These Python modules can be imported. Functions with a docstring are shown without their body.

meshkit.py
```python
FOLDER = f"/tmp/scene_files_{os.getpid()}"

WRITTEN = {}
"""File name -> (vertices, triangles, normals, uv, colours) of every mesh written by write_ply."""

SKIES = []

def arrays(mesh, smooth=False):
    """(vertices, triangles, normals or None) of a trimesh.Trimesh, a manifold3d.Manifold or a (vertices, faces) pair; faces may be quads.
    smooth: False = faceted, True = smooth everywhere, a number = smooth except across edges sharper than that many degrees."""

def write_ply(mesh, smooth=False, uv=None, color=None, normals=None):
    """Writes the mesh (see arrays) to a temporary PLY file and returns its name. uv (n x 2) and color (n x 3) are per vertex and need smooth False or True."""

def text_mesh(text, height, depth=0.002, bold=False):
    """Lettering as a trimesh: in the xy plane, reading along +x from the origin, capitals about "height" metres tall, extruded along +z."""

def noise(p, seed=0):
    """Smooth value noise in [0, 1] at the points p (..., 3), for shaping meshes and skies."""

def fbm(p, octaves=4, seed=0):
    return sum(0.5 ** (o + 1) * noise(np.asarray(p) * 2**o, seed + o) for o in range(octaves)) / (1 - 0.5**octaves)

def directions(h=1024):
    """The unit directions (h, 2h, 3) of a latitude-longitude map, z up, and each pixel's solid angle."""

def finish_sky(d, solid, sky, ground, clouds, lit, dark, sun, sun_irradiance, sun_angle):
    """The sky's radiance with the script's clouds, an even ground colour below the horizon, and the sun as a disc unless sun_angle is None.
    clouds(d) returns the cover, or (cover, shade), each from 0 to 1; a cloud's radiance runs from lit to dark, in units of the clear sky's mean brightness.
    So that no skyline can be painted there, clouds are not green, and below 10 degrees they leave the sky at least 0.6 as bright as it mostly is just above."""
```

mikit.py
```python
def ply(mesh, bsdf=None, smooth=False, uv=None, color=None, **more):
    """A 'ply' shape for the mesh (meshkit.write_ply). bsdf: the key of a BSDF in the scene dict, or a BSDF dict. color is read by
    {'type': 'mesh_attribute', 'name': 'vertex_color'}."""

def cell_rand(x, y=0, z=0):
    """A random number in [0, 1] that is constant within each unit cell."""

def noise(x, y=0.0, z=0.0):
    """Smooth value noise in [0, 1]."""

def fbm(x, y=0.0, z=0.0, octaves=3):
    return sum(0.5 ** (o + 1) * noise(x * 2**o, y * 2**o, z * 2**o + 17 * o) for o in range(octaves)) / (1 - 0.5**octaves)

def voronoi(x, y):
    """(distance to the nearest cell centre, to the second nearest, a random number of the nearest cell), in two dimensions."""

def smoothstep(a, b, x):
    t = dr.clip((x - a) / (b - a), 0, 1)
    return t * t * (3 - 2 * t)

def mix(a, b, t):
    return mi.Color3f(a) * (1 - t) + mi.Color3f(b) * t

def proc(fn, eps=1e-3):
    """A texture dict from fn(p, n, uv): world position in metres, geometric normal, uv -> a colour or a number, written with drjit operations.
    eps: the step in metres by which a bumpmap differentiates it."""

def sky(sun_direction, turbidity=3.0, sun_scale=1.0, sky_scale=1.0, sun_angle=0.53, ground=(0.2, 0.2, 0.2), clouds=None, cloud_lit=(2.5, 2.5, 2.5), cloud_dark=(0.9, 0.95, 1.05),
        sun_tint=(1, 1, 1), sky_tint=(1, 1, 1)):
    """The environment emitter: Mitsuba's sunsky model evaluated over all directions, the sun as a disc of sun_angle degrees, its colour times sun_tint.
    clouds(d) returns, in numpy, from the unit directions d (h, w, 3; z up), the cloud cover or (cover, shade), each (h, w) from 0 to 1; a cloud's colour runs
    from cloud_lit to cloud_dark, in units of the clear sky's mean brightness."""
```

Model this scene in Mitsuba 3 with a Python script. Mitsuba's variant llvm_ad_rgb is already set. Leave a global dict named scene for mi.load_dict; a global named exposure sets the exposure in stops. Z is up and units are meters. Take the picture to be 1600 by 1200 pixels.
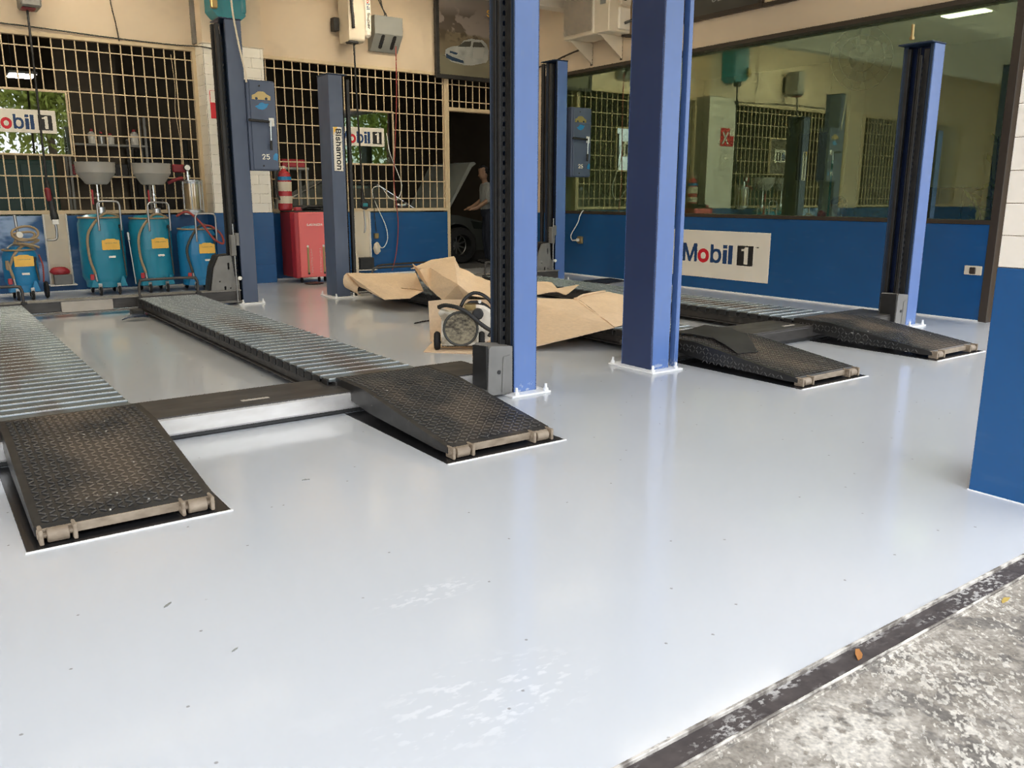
import math, random
import numpy as np, trimesh, manifold3d, drjit as dr, mitsuba as mi
import mikit, meshkit
from mikit import proc, noise, fbm, smoothstep, mix, cell_rand, voronoi
from shapely.geometry import Polygon
from shapely import affinity

# ------------------------------------------------------------------ camera, sky, exposure
T = mi.ScalarTransform4f
CAM = [0.0, 0.0, 1.2]
FWD = [0.56873, 0.79276, -0.21928]
UP = [0.12602, 0.17947, 0.97566]
scene, labels = {}, {}
scene['camera'] = {'type': 'perspective', 'fov': 63.128, 'fov_axis': 'x', 'near_clip': 0.02, 'far_clip': 500.0,
                   'to_world': T().look_at(origin=CAM, target=[CAM[i] + FWD[i] for i in range(3)], up=UP)}
def cloud_cover(d):
    n = meshkit.fbm(d * 2.2 + 5.0, 4, 3)
    return np.clip(0.72 + 0.7 * (n - 0.35), 0, 1), np.clip(0.25 + 1.2 * (n - 0.5), 0, 1)
scene['sky'] = mikit.sky([-0.25, -0.5, 0.75], turbidity=4.0, sun_scale=0.0, ground=(0.30, 0.29, 0.27), clouds=cloud_cover,
                         cloud_lit=(2.3, 2.33, 2.4), cloud_dark=(1.3, 1.36, 1.5))
exposure = 3.62

# ------------------------------------------------------------------ helpers
random.seed(5); RNG = np.random.default_rng(11)
used = {}
def numbered(name, parent=None):
    key = (parent + '__' if parent else '') + name
    n = used.get(key, 0); used[key] = n + 1
    return key if n == 0 else f'{key}_{n:03d}'
def tag(key, label=None, cat=None, group=None, kind=None):
    d = labels.setdefault(key, {})
    if label: d['label'] = label
    if cat: d['category'] = cat
    if group: d['group'] = group
    if kind: d['kind'] = kind
    return key
def thing(name, label, cat, group=None):
    return tag(numbered(name), label, cat, group)
def put(name, mesh, mat, parent=None, smooth=False, label=None, kind=None, tw=None, **kw):
    key = numbered(name, parent)
    scene[key] = mikit.ply(mesh, mat, smooth=smooth, **kw)
    if tw is not None: scene[key]['to_world'] = tw
    if label or kind: tag(key, label, kind=kind)
    return key
def put_ply(name, ply, parent=None, tw=None):
    key = numbered(name, parent)
    scene[key] = dict(ply)
    if tw is not None: scene[key]['to_world'] = tw
    return key
def one(name, mesh, mat, label, cat, smooth=False, group=None):
    key = put(name, mesh, mat, smooth=smooth)
    return tag(key, label, cat, group)
def struct(name, mesh, mat, label=None, smooth=False, parent=None):
    key = put(name, mesh, mat, parent=parent, smooth=smooth)
    return tag(key, label, kind='structure') if not parent else key
def structroot(name, label):
    return tag(numbered(name), label, kind='structure')
def cat(*ms):
    ms = [m for m in ms if m is not None]
    return trimesh.util.concatenate(ms)
def _boxtemplate():
    v = []
    for sx in (-1, 1):
        for sy in (-1, 1):
            for sz in (-1, 1):
                for k in range(3):
                    v.append((sx, sy, sz, k))
    def pos(h, b):
        out = []
        for sx, sy, sz, k in v:
            p = np.array([sx * h[0], sy * h[1], sz * h[2]], float)
            for j in range(3):
                if j != k: p[j] -= (sx, sy, sz)[j] * b
            out.append(p)
        return np.array(out)
    hull = trimesh.Trimesh(pos((1, 1, 1), .2), process=False).convex_hull
    ref = pos((1, 1, 1), .2)
    idx = [int(np.argmin(np.linalg.norm(ref - q, axis=1))) for q in hull.vertices]
    return pos, np.array(idx)[hull.faces]
_BPOS, _BF = _boxtemplate()
def box(x0, x1, y0, y1, z0, z1, b=0.0):
    h = np.array([x1 - x0, y1 - y0, z1 - z0]) / 2; c = np.array([x0 + x1, y0 + y1, z0 + z1]) / 2
    if b <= 0:
        m = trimesh.creation.box(extents=2 * h); m.apply_translation(c); return m
    b = min(b, h.min() * 0.8)
    return trimesh.Trimesh(_BPOS(h, b) + c, _BF, process=False)
def rot(m, axis, deg, at=(0, 0, 0)):
    m = m.copy(); m.apply_transform(trimesh.transformations.rotation_matrix(math.radians(deg), axis, at)); return m
def mv(m, x=0, y=0, z=0):
    m = m.copy(); m.apply_translation((x, y, z)); return m
def frame(o, ex, ey, ez=None):
    ex = np.array(ex, float); ey = np.array(ey, float)
    ex /= np.linalg.norm(ex); ey -= ex * (ex @ ey); ey /= np.linalg.norm(ey)
    M = np.eye(4); M[:3, 0] = ex; M[:3, 1] = ey; M[:3, 2] = np.cross(ex, ey) if ez is None else ez; M[:3, 3] = o
    return M
def xf(m, M):
    m = m.copy(); m.apply_transform(M); return m
def spline(pts, n=8):
    p = np.array(pts, float)
    if len(p) < 3: return p
    q = np.vstack([2 * p[0] - p[1], p, 2 * p[-1] - p[-2]]); out = []
    for i in range(1, len(q) - 2):
        for t in np.linspace(0, 1, n, endpoint=False):
            a, b, c, d = q[i - 1], q[i], q[i + 1], q[i + 2]
            out.append(.5 * (2 * b + (c - a) * t + (2 * a - 5 * b + 4 * c - d) * t * t + (3 * b - a - 3 * c + d) * t ** 3))
    return np.array(out + [p[-1]])
def tube(pts, r, sides=8, smooth=True, n=8, closed=False):
    p = spline(pts, n) if smooth else np.array(pts, float)
    m = len(p); t = np.gradient(p, axis=0)
    if closed: t[0] = t[-1] = p[1] - p[-2]
    t /= np.linalg.norm(t, axis=1, keepdims=True) + 1e-12
    up = np.array([0, 0, 1.]) if abs(t[0][2]) < .9 else np.array([1., 0, 0])
    a = np.cross(t[0], up); a /= np.linalg.norm(a); A = []
    for i in range(m):
        a = a - t[i] * (a @ t[i]); a /= np.linalg.norm(a) + 1e-12; A.append(a)
    A = np.array(A); B = np.cross(t, A); th = np.arange(sides) * 2 * np.pi / sides
    rr = np.broadcast_to(r, (m,))[:, None, None]
    v = (p[:, None] + rr * (np.cos(th)[None, :, None] * A[:, None] + np.sin(th)[None, :, None] * B[:, None])).reshape(-1, 3)
    f = []
    for i in range(m - 1):
        for j in range(sides):
            k = (j + 1) % sides
            f += [[i * sides + j, i * sides + k, (i + 1) * sides + k], [i * sides + j, (i + 1) * sides + k, (i + 1) * sides + j]]
    v = np.vstack([v, p[0], p[-1]]); c0, c1 = len(v) - 2, len(v) - 1
    for j in range(sides):
        k = (j + 1) % sides
        f += [[c0, k, j], [c1, (m - 1) * sides + j, (m - 1) * sides + k]]
    return trimesh.Trimesh(v, f, process=False)
def lathe(profile, n=28, at=(0, 0, 0)):
    m = trimesh.creation.revolve(np.array(profile, float), sections=n)
    m.apply_translation(at); return m
def cyl(r, p0, p1, n=16, b=0.0):
    p0, p1 = np.array(p0, float), np.array(p1, float); L = np.linalg.norm(p1 - p0)
    b = min(b, r * .4, L * .4)
    prof = [(0, 0), (r - b, 0), (r, b), (r, L - b), (r - b, L), (0, L)] if b > 0 else [(0, 0), (r, 0), (r, L), (0, L)]
    m = lathe(prof, n)
    z = (p1 - p0) / L; x = np.cross(z, [0, 0, 1] if abs(z[2]) < .9 else [1, 0, 0])
    return xf(m, frame(p0, x, np.cross(z, x)))
def prism(poly, depth, M=np.eye(4)):
    if not isinstance(poly, Polygon) and not hasattr(poly, 'geoms'): poly = Polygon(poly)
    poly = poly.buffer(0)
    ms = [trimesh.creation.extrude_polygon(g, depth, engine='earcut') for g in getattr(poly, 'geoms', [poly])]
    return xf(cat(*ms), M)
def rrect(w, h, r, x=0, y=0):
    return Polygon([(x + r, y + r), (x + w - r, y + r), (x + w - r, y + h - r), (x + r, y + h - r)]).buffer(r, 6)
def XZ(y, d=1):   # local (u,v,w) -> world (x, y - w, z): things that face -y
    return np.array([[1, 0, 0, 0], [0, 0, -d, y], [0, 1, 0, 0], [0, 0, 0, 1]], float)
def YZ(x):        # local (u,v,w) -> world (x - w, -u, z): things that face -x, read towards -y
    return np.array([[0, 0, -1, x], [-1, 0, 0, 0], [0, 1, 0, 0], [0, 0, 0, 1]], float)
def X_(x0):       # profile in (y,z), extruded along +x from x0
    return np.array([[0, 0, 1, x0], [1, 0, 0, 0], [0, 1, 0, 0], [0, 0, 0, 1]], float)
def fit_text(s, x0, x1, z0, z1, depth=.003, bold=True):
    m = meshkit.text_mesh(s, 1.0, 1.0, bold); b = m.bounds
    m.apply_translation((-b[0][0], -b[0][1], -b[0][2]))
    e = b[1] - b[0]; m.apply_scale(((x1 - x0) / e[0], (z1 - z0) / e[1], depth / e[2])); m.apply_translation((x0, z0, 0)); return m
def torus(R, r, M=np.eye(4), n=28, k=8, a0=0, a1=360):
    a = np.radians(np.linspace(a0, a1, n + 1)); pts = np.c_[R * np.cos(a), R * np.sin(a), 0 * a]
    return xf(tube(pts, r, k, smooth=False, closed=(a1 - a0 == 360)), M)
def hullchain(js):
    """one continuous body of hulls between joint spheres: list of (p0, r0, p1, r1)"""
    parts = []
    for p0, r0, p1, r1 in js:
        a = manifold3d.Manifold.sphere(r0, 20).translate(p0); b = manifold3d.Manifold.sphere(r1, 20).translate(p1)
        parts.append(manifold3d.Manifold.batch_hull([a, b]))
    m = manifold3d.Manifold.batch_boolean(parts, manifold3d.OpType.Add).refine_to_length(.03).to_mesh()
    t = trimesh.Trimesh(m.vert_properties[:, :3], m.tri_verts)
    trimesh.smoothing.filter_taubin(t, iterations=12); return t

# ------------------------------------------------------------------ materials
def mat(name, d, two=True):
    scene[name] = {'type': 'twosided', 'bsdf': d} if two else d
    return name
def col(c): return {'type': 'rgb', 'value': list(c)}
def tex(c): return c if isinstance(c, dict) else col(c)
def pr(name, c, rough=.5, metal=0.0, spec=.5, clear=0.0, cr=.1, bump=None, bs=1.0):
    d = {'type': 'principled', 'base_color': tex(c), 'roughness': rough if not isinstance(rough, dict) else rough, 'metallic': metal, 'specular': spec}
    if clear: d |= {'clearcoat': clear, 'clearcoat_gloss': 1 - cr}
    if bump is not None: d = {'type': 'bumpmap', 'tex': bump, 'scale': bs, 'bsdf': d}
    return mat(name, d)
def floor_c(p, n, uv):
    a = fbm(p.x * .8, p.y * .8, 3.0); b = fbm(p.x * 6, p.y * 6, 1.0)
    c = mix((.61, .635, .655), (.69, .71, .725), a)
    # chalky scuffs in the coat
    s1 = smoothstep(.55, .75, fbm(p.x * 30, p.y * 60, 5.0, 4)) * smoothstep(.34, .12, dr.sqrt(dr.square((p.x - 1.02) * .9) + dr.square((p.y - 1.52) * 1.6)))
    s2 = smoothstep(.5, .7, fbm(p.x * 40, p.y * 80, 8.0, 4)) * smoothstep(.24, .08, dr.sqrt(dr.square(p.x - 1.18) + dr.square((p.y - 2.08) * 3)))
    s3 = smoothstep(.55, .8, fbm(p.x * 12, p.y * 12, 9.0, 5)) * smoothstep(.9, .3, dr.sqrt(dr.square(p.x - .32) + dr.square((p.y - 1.45) * 2))) * .6
    c = mix(c, (.84, .85, .86), dr.clip(s1 * .5 + s2 * .5 + s3 * .2, 0, 1))
    vd, _, vr = voronoi(p.x * 3.7, p.y * 3.7)
    spots = smoothstep(.022, .010, vd) * smoothstep(.55, .6, vr)
    return mix(c, (.22, .21, .20), spots * .7)
mat('m_floor', {'type': 'bumpmap', 'tex': proc(lambda p, n, uv: fbm(p.x * 2.2, p.y * 2.2, 2.0, 2), 4e-3), 'scale': .0010,
                'bsdf': {'type': 'roughplastic', 'diffuse_reflectance': proc(floor_c), 'alpha': .014, 'int_ior': 1.52, 'distribution': 'ggx'}})
def concrete_c(p, n, uv):
    a = fbm(p.x * 2.3, p.y * 2.3, 1.0, 4); b = fbm(p.x * 30, p.y * 30, 4.0, 5); g = fbm(p.x * 130, p.y * 130, 2.0, 2)
    c = mix((.23, .205, .17), (.37, .335, .285), smoothstep(.3, .7, a * .5 + b * .5))
    c = mix(c, (.12, .11, .10), smoothstep(.56, .70, fbm(p.x * 16 + 9, p.y * 16, 6.0, 4)) * .65)
    u, v = p.x * .8 + p.y * .6, p.y * .8 - p.x * .6
    w = smoothstep(.50, .62, fbm(u * 55 + 3, v * 90, 12.0, 4)) * smoothstep(.50, .68, fbm(u * 3.0 + 1, v * 4.2 + 7, 3.0, 3))
    w = dr.maximum(w, smoothstep(.63, .70, fbm(u * 60, v * 110, 17.0, 3)) * .7)
    w = dr.maximum(w, smoothstep(.30, .55, fbm(p.x * 34, p.y * 34, 21.0, 4)) * smoothstep(.26, .08, dr.sqrt(dr.square(p.x - 1.62) + dr.square((p.y - .93) * 1.6))))
    c = mix(c, (.66, .62, .54), w * .8)
    return c * (.66 + .68 * g)
pr('m_concrete', proc(concrete_c), .85, spec=.3, bump=proc(lambda p, n, uv: fbm(p.x * 40, p.y * 40, 2.0, 4) + 1.5 * fbm(p.x * 6, p.y * 6), 1e-3), bs=.006)
def rail_c(p, n, uv):
    a = fbm(p.x * 30, p.y * 30, 2.0, 4)
    c = mix((.035, .028, .028), (.085, .07, .065), a)
    w = smoothstep(.48, .70, fbm(p.x * 70 + 2, p.y * 110, 7.0, 5)) * smoothstep(.32, .66, fbm(p.x * 4.2 + 11, p.y * 20, 1.0))
    return mix(c, (.55, .53, .50), w * .75)
pr('m_rail', proc(rail_c), .6)
pr('m_rail_edge', proc(lambda p, n, uv: mix((.16, .14, .12), (.66, .62, .55), smoothstep(.3, .7, fbm(p.x * 24, p.y * 70, 1.0, 5)))), .7)
def wall_c(p, n, uv):
    a = fbm(p.x * .9, p.y * .9, p.z * .9, 4); s = smoothstep(.6, .85, fbm(p.x * 2.2 + 3, p.y * 2.2, p.z * 2.2, 4))
    return mix(mix((.62, .50, .36), (.70, .57, .42), a), (.42, .34, .26), s * .35)
pr('m_wall', proc(wall_c), .6, spec=.3)
pr('m_wall_white', proc(lambda p, n, uv: mix((.62, .62, .55), (.72, .72, .64), fbm(p.x, p.y, p.z))), .7, spec=.2)
pr('m_ceiling', proc(lambda p, n, uv: mix((.62, .58, .50), (.70, .66, .58), fbm(p.x * .7, p.y * .7, 1.0))), .8, spec=.2)
def dado_c(p, n, uv):
    a = fbm(p.x * 1.3, p.y * 1.3, p.z * 1.3, 4); s = smoothstep(.62, .78, fbm(p.x * 5, p.y * 5, p.z * 14, 4))
    return mix(mix((.008, .070, .20), (.014, .095, .26), a), (.08, .16, .30), s * .14)
pr('m_dado', proc(dado_c), .32, spec=.5)
pr('m_dado_scuffed', proc(lambda p, n, uv: mix(dado_c(p, n, uv), (.30, .42, .62), smoothstep(.42, .66, fbm(p.x * 3.5, p.z * 6, 4.0, 4)) * smoothstep(.05, .35, p.z) * smoothstep(2.0, 1.2, p.x))), .38)
pr('m_tile', proc(lambda p, n, uv: mix((.76, .71, .60), (.84, .79, .69), fbm(p.x * 5, p.y * 5, p.z * 5))), .28)
pr('m_tile_cream', (.86, .78, .66), .25)
pr('m_grout', (.22, .19, .15), .9)
def post_c(p, n, uv):
    a = fbm(p.x * 2, p.y * 2, p.z * 1.1, 4)
    c = mix((.070, .145, .37), (.095, .18, .43), a)
    s = smoothstep(.60, .78, fbm(p.x * 30, p.y * 30, p.z * 5, 4)) * .25
    c = mix(c, (.18, .22, .32), s * .5)
    return mix(c, (.52, .55, .58), smoothstep(.56, .66, fbm(p.x * 60, p.y * 60, p.z * 50)) * smoothstep(.09, .01, p.z) * .7)
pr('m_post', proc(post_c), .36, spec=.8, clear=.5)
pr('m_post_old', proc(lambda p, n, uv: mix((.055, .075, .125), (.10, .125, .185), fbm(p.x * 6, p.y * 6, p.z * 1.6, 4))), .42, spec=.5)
pr('m_post_shade', proc(lambda p, n, uv: mix((.020, .034, .090), (.034, .052, .125), fbm(p.x * 2, p.y * 2, p.z * 1.1, 4))), .42, spec=.5)  # darker copy of m_post; shade on the post sides put into the colour
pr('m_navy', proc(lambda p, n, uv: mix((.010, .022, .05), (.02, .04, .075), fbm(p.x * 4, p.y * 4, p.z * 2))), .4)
pr('m_black', proc(lambda p, n, uv: mix((.010, .010, .010), (.028, .027, .026), fbm(p.x * 9, p.y * 9, p.z * 9))), .5)
pr('m_black_gloss', (.012, .012, .013), .25)
pr('m_rubber', (.018, .018, .018), .7, spec=.3)
def galv_c(p, n, uv):
    a = fbm(p.x * 9, p.y * 2.5, 3.0, 4)
    c = mix((.17, .195, .195), (.27, .30, .30), a)
    lane = lambda cx: smoothstep(.20, .05, dr.abs(p.x - cx))
    tr = dr.maximum(dr.maximum(lane(.47), lane(2.18)), dr.maximum(lane(4.85), lane(6.52)))
    d = tr * smoothstep(.30, .62, fbm(p.x * 4 + 2, p.y * 1.3, 7.0, 4)) * smoothstep(8.4, 6.2, p.y)
    return mix(c, (.13, .085, .055), d * .85)
pr('m_galv', proc(galv_c), .26, metal=.6, spec=.7)
pr('m_slat_glint', (.80, .84, .83), .4, metal=.2)  # near-white strip paints the highlight on each slat
def plate_c(p, n, uv):
    a = fbm(p.x * 14, p.y * 14, p.z * 14, 4)
    c = mix((.013, .013, .013), (.034, .032, .029), a)
    cx = dr.select(p.x < 1.4, .55, dr.select(p.x < 3.5, 2.22, dr.select(p.x < 5.8, 4.88, 6.5)))
    d = smoothstep(.36, .05, dr.abs(p.x - cx)) * smoothstep(.32, .62, fbm(p.x * 3.2, p.y * 2.2, 6.0, 4))
    c = mix(c, (.092, .070, .050), d * .7)
    w = smoothstep(.74, .80, fbm(p.x * 70, p.y * 50, 11.0 + p.z * 60)) * smoothstep(.66, .80, noise(p.x * 6, p.y * 5, 2.0))
    return mix(c, (.45, .44, .41), w * .7)
pr('m_plate', proc(plate_c), .36, metal=.25, spec=.6)
pr('m_lug', proc(lambda p, n, uv: plate_c(p, n, uv) * 2.6 + .012), .28, metal=.4, spec=.8)
pr('m_plate_edge', proc(lambda p, n, uv: mix((.16, .115, .075), (.42, .34, .25), fbm(p.x * 22, p.y * 22, p.z * 40, 4))), .6, metal=.2)
pr('m_paintwhite', (.82, .82, .80), .4)
pr('m_steel', (.46, .45, .43), .28, metal=.95)
pr('m_chrome', (.72, .72, .70), .14, metal=1.0)
pr('m_beam', proc(lambda p, n, uv: mix((.66, .62, .58), (.82, .79, .76), fbm(p.x * 10, p.z * 30, 2.0, 4))), .22, metal=.5, spec=.8)
pr('m_beam_dark', proc(lambda p, n, uv: mix((.035, .032, .03), (.10, .09, .08), fbm(p.x * 6, p.y * 14, p.z * 14, 4))), .40, metal=.3)
pr('m_carriage', proc(lambda p, n, uv: mix((.15, .145, .135), (.25, .24, .22), fbm(p.x * 9, p.y * 9, p.z * 6, 4))), .5, metal=.2)
pr('m_beige_steel', proc(lambda p, n, uv: mix((.34, .30, .25), (.48, .43, .37), fbm(p.x * 8, p.y * 8, p.z * 12, 4))), .5)
def card_c(p, n, uv):
    a = fbm(p.x * 4, p.y * 4, p.z * 4, 4); g = noise(p.x * 90, p.y * 30, p.z * 60)
    return mix((.68, .50, .32), (.78, .59, .40), a) * (.93 + .12 * g)
pr('m_card', proc(card_c), .8, spec=.2)
pr('m_card_edge', (.38, .25, .15), .9)
pr('m_teal', proc(lambda p, n, uv: mix((.012, .20, .30), (.022, .26, .38), fbm(p.x * 5, p.y * 5, p.z * 3))), .30, spec=.6)
pr('m_tealblue', (.014, .20, .42), .30, spec=.6)
pr('m_teal_box', (.02, .20, .24), .4)
pr('m_yellow', proc(lambda p, n, uv: mix((.80, .46, .07), (.90, .55, .11), fbm(p.x * 20, p.z * 20))), .5)
pr('m_brass', (.42, .30, .13), .3, metal=.8)
pr('m_red', (.42, .03, .038), .38, clear=.3)
pr('m_red_face', (.84, .17, .165), .40)
pr('m_red_dark', (.20, .018, .024), .45)
pr('m_white', (.80, .78, .72), .5)
pr('m_sign', (.80, .74, .63), .45)
pr('m_cream', proc(lambda p, n, uv: mix((.62, .54, .41), (.74, .65, .51), fbm(p.x * 3, p.y * 3, p.z * 3, 4))), .5)
pr('m_cream_bar', (.62, .49, .31), .5)
pr('m_frame_brown', (.045, .032, .022), .4)
pr('m_ink_blue', (.012, .045, .14), .5)
pr('m_ink_red', (.62, .02, .03), .5)
pr('m_ink_black', (.012, .011, .010), .5)
pr('m_grey', (.30, .30, .28), .5)
pr('m_greybox', (.24, .245, .225), .45)
pr('m_olive', (.05, .05, .042), .35)
pr('m_funnel', (.36, .34, .30), .35)
pr('m_hose_tan', (.34, .25, .15), .55)
pr('m_hose_red', (.32, .05, .04), .5)
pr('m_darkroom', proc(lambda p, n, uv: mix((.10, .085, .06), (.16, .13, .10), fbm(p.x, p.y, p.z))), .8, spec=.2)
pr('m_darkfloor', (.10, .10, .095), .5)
pr('m_greencab', (.02, .055, .045), .45)
pr('m_carpaint', (.10, .11, .10), .25, metal=.5, clear=.6)
pr('m_bonnet', (.34, .36, .31), .3, clear=.5)
pr('m_carglass', (.02, .025, .022), .08, spec=.8)
pr('m_skin', (.42, .25, .16), .55)
pr('m_shirt_grey', (.32, .33, .31), .8, spec=.2)
pr('m_shirt_blue', (.05, .20, .30), .8, spec=.2)
pr('m_trouser', (.03, .035, .05), .8, spec=.2)
pr('m_hair', (.012, .010, .009), .6)
pr('m_bark', (.10, .075, .05), .9)
mat('m_leaf', {'type': 'principledthin', 'base_color': col((.30, .36, .08)), 'roughness': .6, 'diff_trans': .6, 'spec_trans': 0.0}, two=False)
mat('m_leaf_dry', {'type': 'principledthin', 'base_color': col((.55, .40, .12)), 'roughness': .7, 'diff_trans': .5, 'spec_trans': 0.0}, two=False)
mat('m_glass', {'type': 'thindielectric', 'int_ior': 3.3, 'specular_reflectance': col((.76, .96, .72)), 'specular_transmittance': col((.62, .74, .46))}, two=False)
mat('m_pane', {'type': 'thindielectric', 'int_ior': 2.8, 'specular_transmittance': col((.40, .48, .38))}, two=False)
mat('m_clear', {'type': 'thindielectric', 'int_ior': 1.5}, two=False)
def poster_c(p, n, uv):
    # a dusty plain: grey sky, a line of trees, pale ground
    u, v = (p.x - 7.10) / 1.35, (p.z - 3.05) / 1.15
    hill = .50 + .06 * noise(u * 4, 1.0) + .03 * noise(u * 14, 2.0)
    c = mix((.135, .125, .085), (.165, .155, .105), fbm(u * 5, v * 7))
    c = mix(c, mix((.10, .085, .055), (.16, .13, .085), fbm(u * 9, v * 9, 3.0)), smoothstep(.26, .31, v))
    tree = smoothstep(.46, .58, fbm(u * 7, v * 8, 7.0, 4)) * smoothstep(.42, .52, v) * smoothstep(.95, .75, v)
    c = mix(c, mix((.20, .17, .15), (.24, .21, .19), v), smoothstep(hill, hill + .05, v))
    return mix(c, (.055, .042, .03), tree * .8)
pr('m_poster', proc(poster_c), .25, spec=.5)
pr('m_print_car', proc(lambda p, n, uv: mix((.20, .21, .20), (.34, .35, .33), fbm(p.x * 9, p.z * 12, 2.0))), .4)
pr('m_poster_dark', proc(lambda p, n, uv: mix((.05, .048, .04), (.085, .08, .066), fbm(p.y * 3, p.z * 5))), .15, spec=.5)

# ------------------------------------------------------------------ the shell
XR, YB, YF, ZC = 8.55, 12.0, 1.15, 4.35
XL = -7.5
struct('floor', box(XL - .2, XR + .1, YF - .005, YB + .1, -.2, 0), 'm_floor', 'glossy pale grey epoxy floor of the workshop')
struct('ground', box(-30, 30, -40, YF - .088, -.2, -.006), 'm_concrete', 'stained rough concrete apron outside the workshop')
# gate rail along the edge of the floor
g = structroot('trim_1', 'blackened steel gate channel between epoxy floor and concrete apron')
put('channel', box(-8, XR, YF - .075, YF - .012, -.06, -.006), 'm_rail', g)
put('rim', box(-8, XR, YF - .012, YF - .002, -.06, .004, .002), 'm_rail_edge', g)
put('rim', box(-8, XR, YF - .084, YF - .077, -.06, .001, .002), 'm_rail_edge', g); put('kerb_edge', box(-8, XR, YF - .097, YF - .084, -.06, -.004, .002), 'm_concrete', g)
# back wall
wb = structroot('wall_back', 'cream painted back wall above blue dado')
G1, G2, G3 = (-0.90, 3.42), (4.22, 7.30), (-6.2, -1.6)
SILL, HEAD = 0.975, 3.11
put('plaster', box(XL, XR, YB, YB + .12, HEAD, ZC), 'm_wall', wb)
for a, b in ((XL, G3[0]), (G3[1], G1[0]), (8.40, XR)):
    put('plaster', box(a, b, YB, YB + .12, 0, HEAD), 'm_wall', wb)
put('dado', box(G1[0], 3.44, YB - .02, YB + .12, 0, SILL - .02), 'm_dado_scuffed', wb)
put('dado', box(4.2, G2[1], YB - .02, YB + .12, 0, SILL - .02), 'm_dado', wb)
put('dado', box(XL, G1[0], YB - .02, YB + .12, 0, SILL - .02), 'm_dado', wb)
put('paint_line', box(G1[0], G2[1], YB - .026, YB - .01, 0, .02), 'm_paintwhite', wb)
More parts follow.
